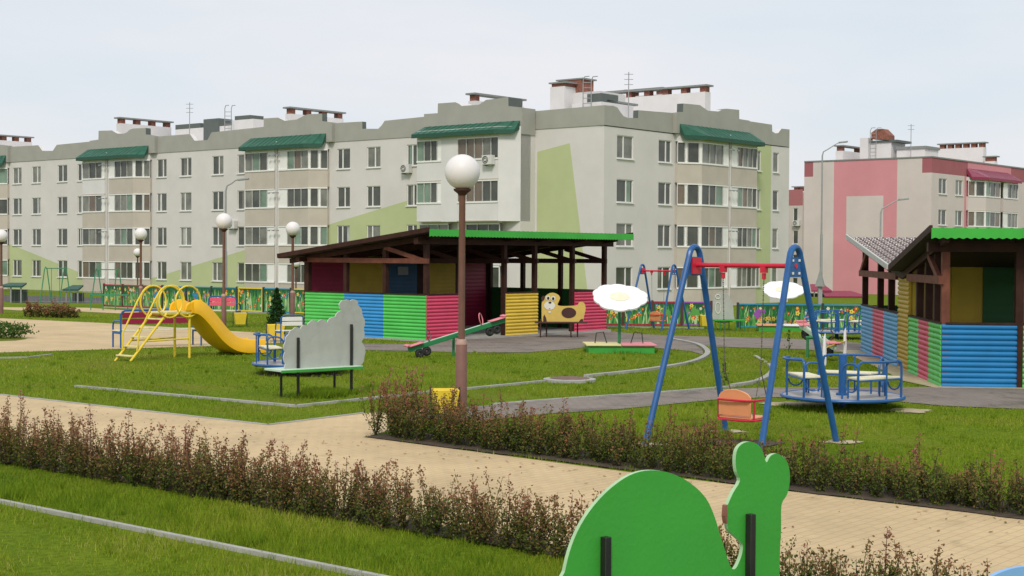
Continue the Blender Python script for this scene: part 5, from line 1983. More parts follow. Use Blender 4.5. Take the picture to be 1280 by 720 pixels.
def swing(loc, scale, label, seat_mat):
    t = thing('swing', label, 'swing', loc, RZ - math.pi / 2, 'blue swing frames with a red beam', scale)
    # local x along beam (towards the viewer's right), y across
    Hh, hb, w_, lean = 2.40, 0.78, 0.94, 0.06
    X, Y, Z = Vector((1, 0, 0)), Vector((0, 1, 0)), Vector((0, 0, 1))
    for s in (-1, 1):
        ra = 0.12
        ap = Vector((s * (hb - 0.09), 0, Hh - ra - 0.045))
        l0, l1 = Vector((s * hb, -w_, -0.1)), Vector((s * hb, w_, -0.1))
        pts = [l0, ap - Y * ra * 1.05] + arc(ap, ra, math.pi, 0, 9, Y, Z)[1:-1] + [ap + Y * ra * 1.05, l1]
        MB().tube(pts, 0.038, 10).build('a_frame', M['blue'], t)
        pc = ap + Vector((0, 0, -0.10))
        MB().box((pc.x - 0.012, -0.165, pc.z - 0.13), (pc.x + 0.012, 0.165, pc.z + 0.10)).build('gusset_plate', M['blue'], t)
        MB().box((pc.x - s * 0.03 - 0.01, -0.10, pc.z - 0.11), (pc.x - s * 0.03 + 0.01, 0.10, pc.z + 0.09)).build('beam_plate', M['red'], t)
        bl = MB()
        for yy in (-0.075, 0.075):
            for zz in (-0.085, 0.065): bl.lathe([(0.014, -0.0), (0.014, 0.0001)], (0, 0, 0), 6) if False else bl.box((pc.x + s * 0.012 - 0.012, yy - 0.014, pc.z + zz - 0.014), (pc.x + s * 0.012 + 0.012, yy + 0.014, pc.z + zz + 0.014))
        bl.build('bolts', M['white_metal'], t)
    zb_ = Hh - 0.265
    MB().tube([(-hb + 0.07, 0, zb_), (hb - 0.07, 0, zb_)], 0.029, 12).build('beam', M['red'], t)
    hx = 0.28
    for s in (-1, 1):
        mb = MB().box((s * hx - 0.034, -0.035, zb_ - 0.085), (s * hx + 0.034, 0.035, zb_ - 0.01))
        mb.tube([(s * hx, 0, zb_ - 0.09), (s * hx, 0, zb_ - 0.16)], 0.025, 8)
        mb.build('hanger', M['red'], t)
    # chains: single rod, then a V to the seat rails
    zs = 0.34
    for s in (-1, 1):
        mb = MB()
        top, mid = Vector((s * hx, 0, zb_ - 0.15)), Vector((s * 0.25, 0, zs + 0.56))
        n = 44
        for i in range(n):
            a, b_ = top.lerp(mid, i / n), top.lerp(mid, (i + 0.8) / n)
            mb.tube([a, b_], 0.006 if i % 2 else 0.009, 4)
        for yy in (-0.16, 0.17):
            e = Vector((s * 0.24, yy, zs + (0.02 if yy < 0 else 0.20)))
            for i in range(12):
                mb.tube([mid.lerp(e, i / 12), mid.lerp(e, (i + 0.85) / 12)], 0.007, 4)
        mb.build('chain', M['chain'], t)
    # seat with curved back (back towards -y, the viewer)
    mb = MB()
    mb.box((-0.22, -0.16, zs - 0.03), (0.22, 0.20, zs))
    mb.build('seat', M['salmon'], t, bevel=0.012)
    mb = MB()
    outer = []
    for i in range(13):
        f = i / 12
        x = -0.22 + 0.44 * f
        z = zs + 0.24 + 0.09 * math.sin(math.pi * f) ** 0.6
        outer.append((x, z))
    poly = [(-0.22, zs + 0.01)] + outer + [(0.22, zs + 0.01)]
    mb.prism([Vector((x, -0.165 - 0.05 * math.cos(x * 6), z)) for x, z in poly], (0, 0.022, 0))
    mb.build('seat_back', M['salmon'], t, bevel=0.006)
    for z, m_ in ((zs - 0.035, 'seat_rail'), (zs + 0.20, 'arm_rail')):
        pts = [(-0.245, 0.21, z), (-0.25, -0.14, z), (-0.20, -0.22, z), (0.20, -0.22, z), (0.25, -0.14, z), (0.245, 0.21, z)]
        MB().tube(pts, 0.013, 8, m_ == 'seat_rail').build(m_, M['red'], t)
    for s in (-1, 1):
        for yy in (0.2, -0.14): MB().tube([(s * 0.247, yy, zs - 0.03), (s * 0.247, yy, zs + 0.20)], 0.011, 6).build('seat_stay', M['red'], t)
    return t


# feet: far feet at photo (903,541) and (1049,552)
f2, f4 = G(903, 541), G(1049, 552)
mid = (f2 + f4) / 2 - E1 * 0.90
sw = swing((mid.x, mid.y, 0), 1.0, 'large blue swing frame with red beam and orange seat at right', 'salmon')
c = G(822, 412)
dup(sw, (c.x, c.y, c.z), None, 'smaller looking blue swing far behind the daisy, by the painted fence', scale=0.86)
for i, (u, v) in enumerate(((-.78, -.9), (-.78, .9), (.78, -.9), (.78, .9))):
    p = mid - E2 * u + E1 * v
    r_ = random.Random(20 + i)
    pts = [(p.x + 0.24 * math.cos(a) * r_.uniform(0.5, 1.35) + 0.03, p.y + 0.22 * math.sin(a) * r_.uniform(0.5, 1.3)) for a in np.linspace(0, 2 * math.pi, 15)[:-1]]
    sheet('bare_or_shadow_patch', pts, M['sand'], 0.012)
p = mid
sheet('bare_or_shadow_patch', [(p.x + 0.5 * math.cos(a) * (1 + .2 * math.sin(3 * a)), p.y + 0.35 * math.sin(a)) for a in np.linspace(0, 2 * math.pi, 17)[:-1]], M['soil'], 0.011)


def seesaw(loc, rot, tilt, label, beam_mat='green_metal', half=1.15):
    t = thing('seesaw', label, 'seesaw', loc, rot, 'seesaws with pink seats')
    Y = Vector((0, 1, 0))
    zp = 0.48
    ca, sa = math.cos(tilt), math.sin(tilt)
    q = lambda u, v, w_: Vector((u * ca - w_ * sa, v, zp + u * sa + w_ * ca))
    rot3 = Matrix.Rotation(-tilt, 3, 'Y')
    MB().obox(q(-half, -0.05, -0.05), q(half, -0.05, -0.05) - q(-half, -0.05, -0.05), (0, 0.10, 0), q(0, 0, 0.05) - q(0, 0, -0.05)).build('beam', M[beam_mat], t, bevel=0.008)
    MB().obox(q(-half, -0.04, 0.052), q(half, 0, 0) - q(-half, 0, 0), (0, 0.08, 0), q(0, 0, 0.006) - q(0, 0, 0)).build('beam_top', M['seat_mint'], t)
    for s in (-1, 1):
        MB().tube([(s * 0.0, s * 0.22, -0.1), (0, s * 0.22, zp - 0.02)], 0.032, 8).build('pivot_post', M['green_metal'], t)
    MB().tube([(0, -0.26, zp - 0.03), (0, 0.26, zp - 0.03)], 0.035, 8).build('axle', M['green_metal'], t)
    for s in (-1, 1):
        a, b_ = s * (half - 0.34), s * half
        lo, hi = min(a, b_), max(a, b_)
        MB().obox(q(lo, -0.13, 0.06), q(hi, 0, 0) - q(lo, 0, 0), (0, 0.26, 0), q(0, 0, 0.02) - q(0, 0, 0)).build('seat', M['pink'], t, bevel=0.01)
        MB().obox(q(s * half - (0.03 if s > 0 else 0.06), -0.12, 0.085), q(0.09, 0, 0) - q(0, 0, 0), (0, 0.24, 0), q(0, 0, 0.035) - q(0, 0, 0)).build('seat_lip', M['pink'], t, bevel=0.01)
        cx_ = s * (half - 0.52)
        MB().tube(arc(q(cx_, 0, 0.18), 0.13, 0, 2 * math.pi, 21, Vector((0.55 * ca, 0.8, 0.55 * sa)).normalized(), q(0, 0, 1) - q(0, 0, 0))[:-1], 0.011, 6, True).build('handle_hoop', M['pink'] if s > 0 else M['chain'], t)
        wx = s * (half - 0.22)
        for k in (0, 1):
            cc = q(wx - s * 0.17 * k, 0, -0.145)
            ring = arc(cc, 0.06, 0, 2 * math.pi, 19, Vector((1, 0, 0)), Vector((0, 0, 1)))[:-1]
            MB().tube(ring, 0.046, 8, True).build('bumper_tyre', M['rubber'], t)
    return t


sb = G(571, 446)
seesaw((sb.x, sb.y, sb.z), R(22), R(15.5), 'green seesaw with pink seats in front of the left pavilion')
sb = G(1003, 444)
seesaw((sb.x + 0.15, sb.y - 0.9, sb.z), R(97), R(9), 'seesaw with pink seats seen end on, behind the large merry-go-round', 'seat_mint')


def bin_(px, py, label, wtop=0.42, h=0.5, rot=0.3):
    p = G(px, py)
    t = thing('litter_bin', label, 'bin', p, rot, 'yellow litter bins')
    a, b_ = wtop / 2, wtop / 2 * 0.72
    th = 0.012
    V = []
    for r, z in ((b_, 0.08), (a, h), (a - th, h), (b_ - th, 0.10)):
        V += [Vector((sx * r, sy * r * 0.9, z)) for sx, sy in ((-1, -1), (1, -1), (1, 1), (-1, 1))]
    mb = MB()
    fs = [(0, 3, 2, 1), (12, 13, 14, 15)]
    for L_ in range(3):
        for i in range(4):
            j = (i + 1) % 4
            fs.append((L_ * 4 + i, L_ * 4 + j, L_ * 4 + 4 + j, L_ * 4 + 4 + i))
    mb.add(V, fs)
    mb.build('bin_body', M['yellow'], t, bevel=0.006)
    for s in (-1, 1):
        MB().tube([(s * (a + 0.015), 0, -0.1), (s * (a + 0.015), 0, h + 0.03)], 0.014, 6).build('bin_post', M['fence_post'], t)
    return t


bin_(300, 408.5, 'yellow litter bin standing right of the pink bench', 0.40, 0.44)
bin_(344.5, 427, 'yellow litter bin behind the left merry-go-round', 0.44, 0.44)
bin_(556, 523, 'yellow litter bin behind the hedge beside the nearest lamp', 0.37, 0.40, 0.15)
bin_(880.5, 410.5, 'yellow litter bin by the far fence near the small swing', 0.34, 0.42)


def arm_bench(px, py, rot, ln, label, slat, seat, flip=1):
    p = G(px, py)
    t = thing('bench', label, 'bench', p, rot, None)
    for x in (0, ln):
        pts = [(x, 0, -0.05), (x, 0, 0.62), (x + 0.0, -0.02, 0.78), (x + (0.06 if x == 0 else -0.06), -0.03, 0.84)]
        MB().tube([(x, 0, -0.05), (x, 0, 0.70), (x, 0.0, 0.80)], 0.022, 8).build('back_post', M['blue'], t)
        MB().tube([(x, 0.45, -0.05), (x, 0.45, 0.52), (x, 0.41, 0.60), (x, 0.33, 0.63), (x, 0, 0.63)], 0.022, 8).build('arm', M['blue'], t)
        MB().box((x - 0.02, 0.0, 0.33), (x + 0.02, 0.45, 0.39)).build('seat_rail', M['blue'], t)
    MB().tube([(0, 0, 0.78), (0.04, 0, 0.85), (0.12, 0, 0.88), (ln - 0.12, 0, 0.88), (ln - 0.04, 0, 0.85), (ln, 0, 0.78)], 0.024, 8).build('top_rail', M['blue'], t)
    for z in (0.56, 0.71):
        MB().box((0.04, -0.015, z), (ln - 0.04, 0.015, z + 0.125)).build('back_slat', M[slat], t, bevel=0.006)
    for y in (0.03, 0.17, 0.31):
        MB().box((-0.03, y, 0.392), (ln + 0.03, y + 0.12, 0.418)).build('seat_slat', M[seat], t, bevel=0.005)
    return t
    return t


b0_ = G(151, 435.5)
arm_bench(151, 435.5, R(38), 2.05, 'blue framed bench with dark red back slats behind the slide ladder', 'crimson', 'cream')
arm_bench(261, 403, R(-8), 0.95, 'small bench with bright pink back slats left of a yellow bin', 'hot_pink', 'cream')
arm_bench(351, 430, R(30), 0.75, 'short blue framed bench with white slats beside the pavilion corner', 'white_metal', 'white_metal').scale = (0.8, 0.8, 0.8)


def outline_board(t, pts_px, p0, dirv, th, mats, name='backboard', smooth_n=0):
    n = Vector((dirv.y, -dirv.x, 0))
    q = [hit(px, py, p0, n) for px, py in pts_px]
    q = [Vector(v) for v in q]
    mb = MB()
    mb.prism(q, -n * th, 0, 1)
    return mb.build(name, mats, t, world=True, smooth=0)


def smooth_px(pts, n=5, closed=True):
    k = len(pts)
    P3 = [Vector((p[0], p[1], 0)) for p in pts]
    o = []
    for i in range(k):
        p0, p1, p2, p3 = P3[i - 1], P3[i], P3[(i + 1) % k], P3[(i + 2) % k]
        for j in range(n):
            t = j / n
            v = 0.5 * ((2 * p1) + (p2 - p0) * t + (2 * p0 - 5 * p1 + 4 * p2 - p3) * t * t + (3 * p1 - p0 - 3 * p2 + p3) * t ** 3)
            o.append((v.x, v.y))
    return o


def scallops(pts, bulge, n=6):
    """round lobes between consecutive photo points (outline given clockwise in the picture)"""
    o = []
    for (a, b_) in zip(pts[:-1], pts[1:]):
        ax, ay, bx, by = a[0], a[1], b_[0], b_[1]
        mx, my = (ax + bx) / 2, (ay + by) / 2
        dx, dy = bx - ax, by - ay
        for j in range(n):
            f = j / n
            h = math.sin(math.pi * f) * bulge
            o.append((ax + dx * f + dy * h, ay + dy * f - dx * h))
    o.append(pts[-1])
    return o


def board_bench(label, post1, post2, d_posts, top1, top2, outline, board_mats, seat_mat, seat_edge, ext=(0.35, 0.15), group=None, draw=True, seat_w=0.34):
    p1, p2 = d_posts
    dv = (p2 - p1)
    dv.z = 0
    L_ = dv.length
    dv.normalize()
    rz = math.atan2(dv.y, dv.x)
    base = Vector((p1.x, p1.y, gz(p1.x, p1.y)))
    t = thing('bench', label, 'bench', base, rz, group)
    yb = 0.02      # board plane just behind the posts, seen from the camera side
    for x, zt in ((0, top1), (L_, top2)):
        MB().box((x - 0.018, -0.02, -0.1), (x + 0.018, 0.016, zt)).build('back_post', M['black'], t, bevel=0.003)
    for x in (-0.12, L_ - 0.12):
        MB().tube([(x, seat_w - 0.04, -0.1), (x, seat_w - 0.04, 0.42)], 0.02, 6).build('leg', M['black'], t)
    MB().box((-0.1, 0.03, 0.395), (L_ + 0.06, 0.06, 0.425)).build('seat_rail', M['black'], t)
    mb = MB().box((-ext[0], -0.16, 0.427), (L_ + ext[1], seat_w, 0.462))
    o = mb.build('seat', [M[seat_mat]], t, bevel=0.006)
    mb = MB().box((-ext[0] - 0.004, -0.172, 0.415), (L_ + ext[1] + 0.004, -0.162, 0.455))
    mb.build('seat_edge', M[seat_edge], t)
    n = Vector((dv.y, -dv.x, 0))
    p0 = base - n * yb
    outline_board(t, outline, p0, dv, 0.021, board_mats)
    return t


# grey cloud shaped board (seen from behind) with a mint seat
g1, g2 = G(372.5, 497.5), G(439.5, 493)
g2 = g1 + Vector((0.76, 0.65, 0)).normalized() * along(439.5, g1, Vector((0.76, 0.65, 0)).normalized())
cloud = scallops([(358, 466), (357, 455), (356.5, 440), (357, 427), (361, 418), (366, 412)], 0.16) + \
        scallops([(366, 412), (375.5, 411), (385, 407), (386, 404), (397, 402.5), (409, 403)], 0.28) + \
        scallops([(409, 403), (419, 396), (428, 388)], 0.16) + \
        scallops([(428, 388), (425, 384), (425.5, 378), (431, 375.5), (438, 376), (446, 375.5), (447, 381)], 0.2) + \
        scallops([(447, 381), (453, 394), (454.5, 411), (452, 427), (455.5, 446), (449, 458)], 0.15) + [(446, 459), (443, 462), (400, 465), (372, 467)]
board_bench('bench with a mint seat and a big grey cloud shaped board seen from behind', None, None, (g1, g2), 0.94, 1.12, cloud, [M['board_grey'], M['board_edge']], 'seat_mint', 'green_side', (0.40, 0.12))

# large green board in the foreground
dd = Vector((0.78, 0.626, 0))
q1 = P(757, 700, 6.6)
q1.z = 0
q2 = q1 + dd * along(941, q1, dd)
gb = [(700, 740), (706, 715), (712, 690), (722, 664), (737, 639), (757, 616), (780, 598), (800, 589.5), (820, 588), (840, 592), (862, 603), (882, 622), (893, 645), (900, 668), (907, 690), (911, 703), (915.5, 711), (920, 710), (925, 700), (928, 690), (928.5, 682), (925, 676), (916, 668), (910, 661), (909, 648), (909, 634), (911, 628), (917, 615), (925, 601), (921, 590), (919.5, 575), (922, 561), (930, 553.5), (940, 552.5), (949, 557), (954, 566), (958, 578), (963, 570), (971, 567), (980, 572), (986, 583), (987.5, 600), (984, 618), (977, 631), (976.5, 660), (975, 690), (973, 740), (960, 900), (900, 930), (760, 930), (690, 900)]
gb = gb[:13] + gb[13:]
fz = hit(757, 671, q1, Vector((dd.y, -dd.x, 0))).z
fz2 = hit(941, 642, q1, Vector((dd.y, -dd.x, 0))).z
tb_ = board_bench('bench with a bright green rounded animal shaped board in the foreground, seen from behind', None, None, (q1, q2), fz, fz2, smooth_px(gb, 3), [M['board_green_bright'], M['edge_pale']], 'seat_mint', 'green_side', (0.3, 0.2))
# the small red-brown painted edge (mouth) on the board
n_ = Vector((dd.y, -dd.x, 0))
qq = [hit(px, py, q1 + n_ * 0.0, n_) for px, py in ((907.5, 632), (909.5, 631), (909.5, 654), (908, 655), (906.5, 645))]
MB().prism(qq, -n_ * 0.024).build('painted_edge', M['brick'], tb_, world=True, smooth=0)

# light blue board just entering at lower right
dd2 = Vector((0.78, 0.626, 0))
q1 = P(1262, 740, 6.3)
q1.z = 0
q2 = q1 + dd2 * 0.8
ol = [(1205, 770), (1215, 750), (1228, 732), (1242, 720), (1258, 713), (1275, 709), (1300, 708), (1330, 716), (1350, 745), (1350, 900), (1205, 900)]
board_bench('bench with a light blue rounded board cut off at the lower right corner', None, None, (q1, q2), 0.55, 0.55, smooth_px(ol, 4), [M['light_blue'], M['light_blue']], 'seat_mint', 'green_side', (0.1, 0.1))

# dog bench by the pavilion
def dog_bench():
    p1 = G(686, 422)
    d = Vector((1, 0.05, 0)).normalized()
    t = thing('bench', 'dark brown bench with a yellow dog shaped backboard at the left pavilion', 'bench', p1, math.atan2(d.y, d.x))
    n = Vector((d.y, -d.x, 0))
    px2x = lambda px: along(px, p1, d)
    x0, x1 = px2x(669), px2x(734)
    MB().box((x0, -0.16, 0.40), (x1, 0.20, 0.435)).build('seat', M['dog_brown'], t, bevel=0.005)
    for x, y in ((px2x(675.5), -0.13), (px2x(684), 0.17), (px2x(713.5), -0.13), (px2x(723), 0.17)):
        MB().tube([(x, y, -0.1), (x, y, 0.40)], 0.022, 6).build('leg', M['dog_brown'], t)
    MB().box((px2x(676), 0.20, 0.44), (px2x(722), 0.225, 0.50)).build('back_rail', M['dog_brown'], t)
    pp = p1 - n * 0.17
    body = [(678, 403), (677, 390), (677.5, 376), (680, 372), (683, 369), (687, 366.5), (692, 366), (697, 368), (700, 372), (698.5, 377), (697, 381), (703, 382.5), (718, 382), (722, 381), (724, 378), (728, 377.5), (731, 380), (732, 386), (730.5, 393), (729, 400), (726, 403), (721, 404), (700, 403.5), (685, 403.5)]
    outline_board(t, smooth_px(body, 4), pp, d, 0.02, [M['dog_yellow'], M['dog_yellow']], 'dog_board')

    def ell(cx_, cy_, rx, ry, off, mat, name, n_=20):
        pts = [(cx_ + rx * math.cos(a), cy_ + ry * math.sin(a)) for a in np.linspace(0, 2 * math.pi, n_ + 1)[:-1]]
        q = [hit(x, y, pp + n * off, n) for x, y in pts]
        MB().prism(q, -n * 0.004).build(name, M[mat], t, world=True, smooth=0)
    ell(711, 391, 9.2, 6.6, 0.010, 'dog_brown', 'spot', 28)
    ell(687, 382, 6.8, 5.4, 0.010, 'fl_white', 'muzzle')
    ell(685, 372.5, 3.0, 3.0, 0.010, 'fl_white', 'eye')
    ell(691.5, 373, 3.0, 3.0, 0.012, 'fl_white', 'eye')
    ell(685.2, 372.8, 1.5, 1.9, 0.018, 'black', 'pupil')
    ell(691.5, 373.3, 1.5, 1.9, 0.020, 'black', 'pupil')
    ell(687.5, 378.2, 1.9, 1.3, 0.020, 'black', 'nose')
    ell(687.0, 385.8, 1.0, 0.6, 0.020, 'fl_purple', 'mouth')
    ell(687.0, 390.0, 1.6, 1.2, 0.012, 'fl_white', 'chin_spot')
    for pts in ([(679, 403.5), (679, 396), (680.5, 393), (682.5, 397), (684, 403.5)], [(722, 404), (726, 399), (728.5, 398.5), (729, 402), (726, 404.2)]):
        q = [hit(x, y, pp + n * 0.012, n) for x, y in pts]
        MB().prism(q, -n * 0.004).build('paw_patch', M['dog_brown'], t, world=True, smooth=0)
    e = [(677.5, 377), (676.5, 372), (679, 369.5), (681.5, 371), (680, 375)]
    q = [hit(x, y, pp + n * 0.012, n) for x, y in e]
    MB().prism(q, -n * 0.004).build('ear', M['dog_brown'], t, world=True, smooth=0)


dog_bench()


# board with a pale painted figure by the far fence
def bunny_bench():
    p1 = G(897, 413)
    d = Vector((1, 0.1, 0)).normalized()
    t = thing('bench', 'pale grey board with a faint long oval figure over a green bench by the fence', 'bench', p1, math.atan2(d.y, d.x))
    n = Vector((d.y, -d.x, 0))
    pp = p1 - n * 0.1
    body = [(893, 402), (891, 385), (892, 374), (896, 367), (903, 365.5), (910, 368), (914, 375), (916, 380), (917, 392), (916, 402)]
    outline_board(t, smooth_px(body, 4), pp, d, 0.02, [M['board_grey'], M['board_edge']], 'backboard')
    for (cx_, cy_, rx, ry, r) in ((897.5, 385, 3.2, 7.0, 0.018), (897.2, 371, 3.0, 2.6, 0.018)):
        pts = [hit(cx_ + rx * math.cos(a), cy_ + ry * math.sin(a), pp + n * 0.012, n) for a in np.linspace(0, 2 * math.pi, 21)[:-1]]
        MB().tube(pts, 0.012, 5, True).build('figure_outline', M['fl_white'], t, world=True)
    x = lambda px: along(px, p1, d)
    MB().box((x(891), -0.25, 0.30), (x(931), 0.08, 0.34)).build('seat', M['green_side'], t)
    for px in (893, 899, 905, 912, 919, 926, 929): MB().tube([(x(px), -0.2 if int(px) % 2 else 0.02, -0.1), (x(px), -0.2 if int(px) % 2 else 0.02, 0.3)], 0.017, 5).build('leg', M['green_metal'], t)


bunny_bench()


def daisy_carousel(loc, rot, label, seat_a='pale_yellow', seat_b='pink', tilt=27, side='green_side'):
    t = thing('daisy_rocker', label, 'spring rocker', loc, rot, 'daisy topped rockers')
    w_, dp = 0.76, 0.52
    MB().box((-w_, -dp, -0.02), (w_, dp, 0.17)).build('base_box', M[side], t, bevel=0.01)
    MB().box((-w_ - 0.05, -dp - 0.05, 0.171), (-0.01, dp + 0.05, 0.205)).build('seat_board', M[seat_a], t, bevel=0.006)
    MB().box((0.01, -dp - 0.05, 0.171), (w_ + 0.05, dp + 0.05, 0.205)).build('seat_board', M[seat_b], t, bevel=0.006)
    MB().tube([(0, -0.02, 0.1), (0, 0, 1.22)], 0.035, 10).build('pole', M['green_metal'], t)
    for s in (-1, 1):
        MB().tube([(s * 0.56, 0.05, 0.2), (s * 0.53, 0.05, 0.44), (s * 0.36, 0.1, 0.46), (s * 0.28, 0.1, 0.2)], 0.014, 6).build('handle', M['fence_post'], t)
    rt = Matrix.Rotation(R(tilt), 3, 'X')
    pts = []
    for i in range(120):
        a = 2 * math.pi * i / 120
        r = 0.60 + 0.045 * abs(math.sin(5 * a + 0.3)) ** 0.7 + 0.022 * math.sin(3 * a + 1)
        pts.append(Vector((0, 0, 1.25)) + rt @ Vector((r * math.cos(a), r * math.sin(a), 0)))
    MB().prism(pts, rt @ Vector((0, 0, 0.035))).build('flower_top', M['daisy'], t, smooth=30)
    pts = [Vector((0, 0, 1.25)) + rt @ Vector((0.23 * math.cos(a), 0.20 * math.sin(a), 0.036)) for a in np.linspace(0, 2 * math.pi, 29)[:-1]]
    MB().prism(pts, rt @ Vector((0, 0, 0.012))).build('flower_centre', M['daisy_eye'], t)
    return t


dc = P(774, 433, 34.6)
daisy_carousel((dc.x, dc.y, gz(dc.x, dc.y)), R(2), 'white daisy on a green pole over a yellow and pink seat platform')
dc = G(968, 413.5)
daisy_carousel((dc.x + 0.25, dc.y, dc.z), R(-6), 'white daisy over a green platform with an orange top, far back by the fence', 'salmon', 'daisy', 24)


# low white post hurdle
def hurdle():
    a, b_ = G(1030.5, 457), G(1056, 447)
    t = thing('hurdle', 'low hurdle of white pointed posts and a yellow bar behind the merry-go-round', 'hurdle', a, 0)
    for p, k in ((a, 0), (b_, 1)):
        q = p - a
        MB().tube([(q.x, q.y, -0.1), (q.x, q.y, 0.30), (q.x, q.y, 0.56), (q.x + 0.01, q.y, 0.66)], [0.045, 0.043, 0.03, 0.008], 8).build('post', M['daisy'], t)
    q = b_ - a
    MB().tube([(0, 0, 0.36), (q.x, q.y, 0.36)], 0.018, 6).build('bar', M['yellow'], t)


hurdle()


def green_frame(pxs, py_top, py_base, d, label):
    """green metal swing frames far left; pxs = four feet"""
    a = P(pxs[0], py_base, d)
    zb_ = gz(a.x, a.y)
    t = thing('swing', label, 'swing', (a.x, a.y, zb_), 0, 'green metal frames on the far left lawn')
    f = d / FPX
    X0 = lambda px: (px - pxs[0]) * f
    zt = P(pxs[0], py_top, d).z - zb_
    for l, r in ((pxs[0], pxs[1]), (pxs[2], pxs[3])):
        m_ = (l + r) / 2
        pts = [(X0(l), -0.3, -0.2), (X0(m_ - 1.5), 0, zt - 0.12), (X0(m_), 0, zt), (X0(m_ + 1.5), 0, zt - 0.12), (X0(r), 0.3, -0.2)]
        MB().tube(pts, 0.03, 6).build('a_frame', M['swing_green'], t)
    MB().tube([(X0((pxs[0] + pxs[1]) / 2), 0, zt - 0.08), (X0((pxs[2] + pxs[3]) / 2), 0, zt - 0.08)], 0.03, 6).build('beam', M['swing_green'], t)
    if 'seat' in label:
        xm = (X0(pxs[0]) + X0(pxs[3])) / 2
        MB().box((xm - 0.25, -0.15, 0.45), (xm + 0.25, 0.15, 0.49)).build('seat', M['swing_green'], t)
        for s in (-0.23, 0.23): MB().tube([(xm + s, 0, 0.47), (xm + s, 0, zt - 0.08)], 0.012, 4).build('chain', M['chain'], t)
    return t


green_frame((51, 63.5, 75, 88), 333.5, 366, 84, 'thin green metal swing frame with hanging seat, leftmost on the far lawn')
green_frame((115, 127.5, 142, 153), 335, 369, 80, 'thin green metal frame in front of the balconies left of the fence')


def hbar(px0, px1, py, py_foot, d, label, mat='swing_green'):
    a = P(px0, py, d)
    zb_ = gz(a.x, a.y)
    t = thing('crossbar', label, 'play bar', (a.x, a.y, zb_), 0)
    Ln = (px1 - px0) * d / FPX
    MB().box((0, -0.05, a.z - zb_ - 0.03), (Ln, 0.05, a.z - zb_ + 0.03)).build('bar', M[mat], t)
    n = 4
    for i in range(n):
        x = 0.05 + (Ln - 0.1) * i / (n - 1)
        MB().tube([(x, 0, -0.1), (x, 0, a.z - zb_)], 0.022, 6).build('leg', M[mat], t)


hbar(112, 161, 368.5, 388, 62, 'long low green play bar on thin legs left of the flower fence')

# low picket railing in front of the far left lawn
def railing():
    d = 98
    a, b_ = P(-30, 352, d), P(130, 352, d)
    zb_ = gz(a.x, a.y)
    t = thing('railing', 'low thin metal railing at the foot of the white and green building', 'railing', (a.x, a.y, zb_), 0)
    Ln = b_.x - a.x
    MB().tube([(0, 0, 0.85), (Ln, 0, 0.85)], 0.02, 5).build('top_rail', M['cap_grey'], t)
    MB().tube([(0, 0, 0.15), (Ln, 0, 0.15)], 0.02, 5).build('bottom_rail', M['cap_grey'], t)
    mb = MB()
    n = int(Ln / 0.28)
    for i in range(n + 1): mb.tube([(i * Ln / n, 0, -0.1), (i * Ln / n, 0, 0.9)], 0.012, 4)
    o = mb.build('pickets', M['cap_grey'], t)
    o['kind'] = 'stuff'


railing()


def canopy(px0, px1, py_hi, py_lo, d, label, mat, depth=2.0, base_mat='cap_dark'):
    a = P(px0, py_hi, d)
    zb_ = gz(a.x, a.y)
    t = thing('entrance_canopy', label, 'canopy', (a.x, a.y, zb_), 0)
    f = d / FPX
    Ln = (px1 - px0) * f
    z1, z0 = a.z - zb_, P(px0, py_lo, d).z - zb_
    mb = MB()
    mb.add([(0, depth, z1), (Ln * 0.75, depth, z1), (Ln, 0, z0), (-Ln * 0.12, 0, z0), (0, depth, z1 - 0.1), (Ln * 0.75, depth, z1 - 0.1), (Ln, 0, z0 - 0.12), (-Ln * 0.12, 0, z0 - 0.12)],
           [(0, 1, 2, 3), (4, 5, 6, 7), (3, 2, 6, 7), (0, 3, 7, 4), (1, 2, 6, 5)])
    mb.build('canopy_roof', M[mat], t, smooth=0)
    for x in (0.1, Ln * 0.45, Ln * 0.9):
        MB().tube([(x, 0.15, -0.1), (x, 0.15, z0)], 0.05, 6).build('post', M['metal_grey'], t)
    MB().box((0, depth - 0.1, -0.1), (Ln * 0.8, depth, z0 - 0.3)).build('back_panel', M[base_mat], t, smooth=0)
    return t


canopy(1037, 1086, 364.5, 370, 124, 'crimson sloping entrance canopy at the foot of the pink building', 'maroon', 3.0)
canopy(1017, 1040, 355.5, 363, 126, 'small crimson canopy beside the cone roofed post', 'maroon', 1.5)
canopy(0, 28, 354, 357, 97, 'dark green entrance canopy at the left end of the long building', 'awning_dark', 2.0)
canopy(80, 98, 357, 361.5, 99, 'dark sloping basement roof beside the swing frames', 'awning_dark', 2.0)


def cone_post():
    p = P(1025, 358, 100)
    zb_ = gz(p.x, p.y)
    t = thing('cone_roofed_post', 'grey green cone roof on a square post near the pink building', 'shelter', (p.x, p.y, zb_))
    h0, h1 = p.z - zb_, P(1025, 336, 100).z - zb_
    mb = MB()
    r = 0.42
    V = [(r * math.cos(a), r * math.sin(a), h0) for a in (0.4, 1.97, 3.54, 5.11)] + [(0, 0, h1)]
    mb.add(V, [(0, 1, 4), (1, 2, 4), (2, 3, 4), (3, 0, 4), (0, 3, 2, 1)])
    mb.build('cone_roof', M['cap_grey'], t, smooth=0)
    MB().box((-0.13, -0.13, -0.1), (0.13, 0.13, h0)).build('post', M['metal_grey'], t, smooth=0)


cone_post()

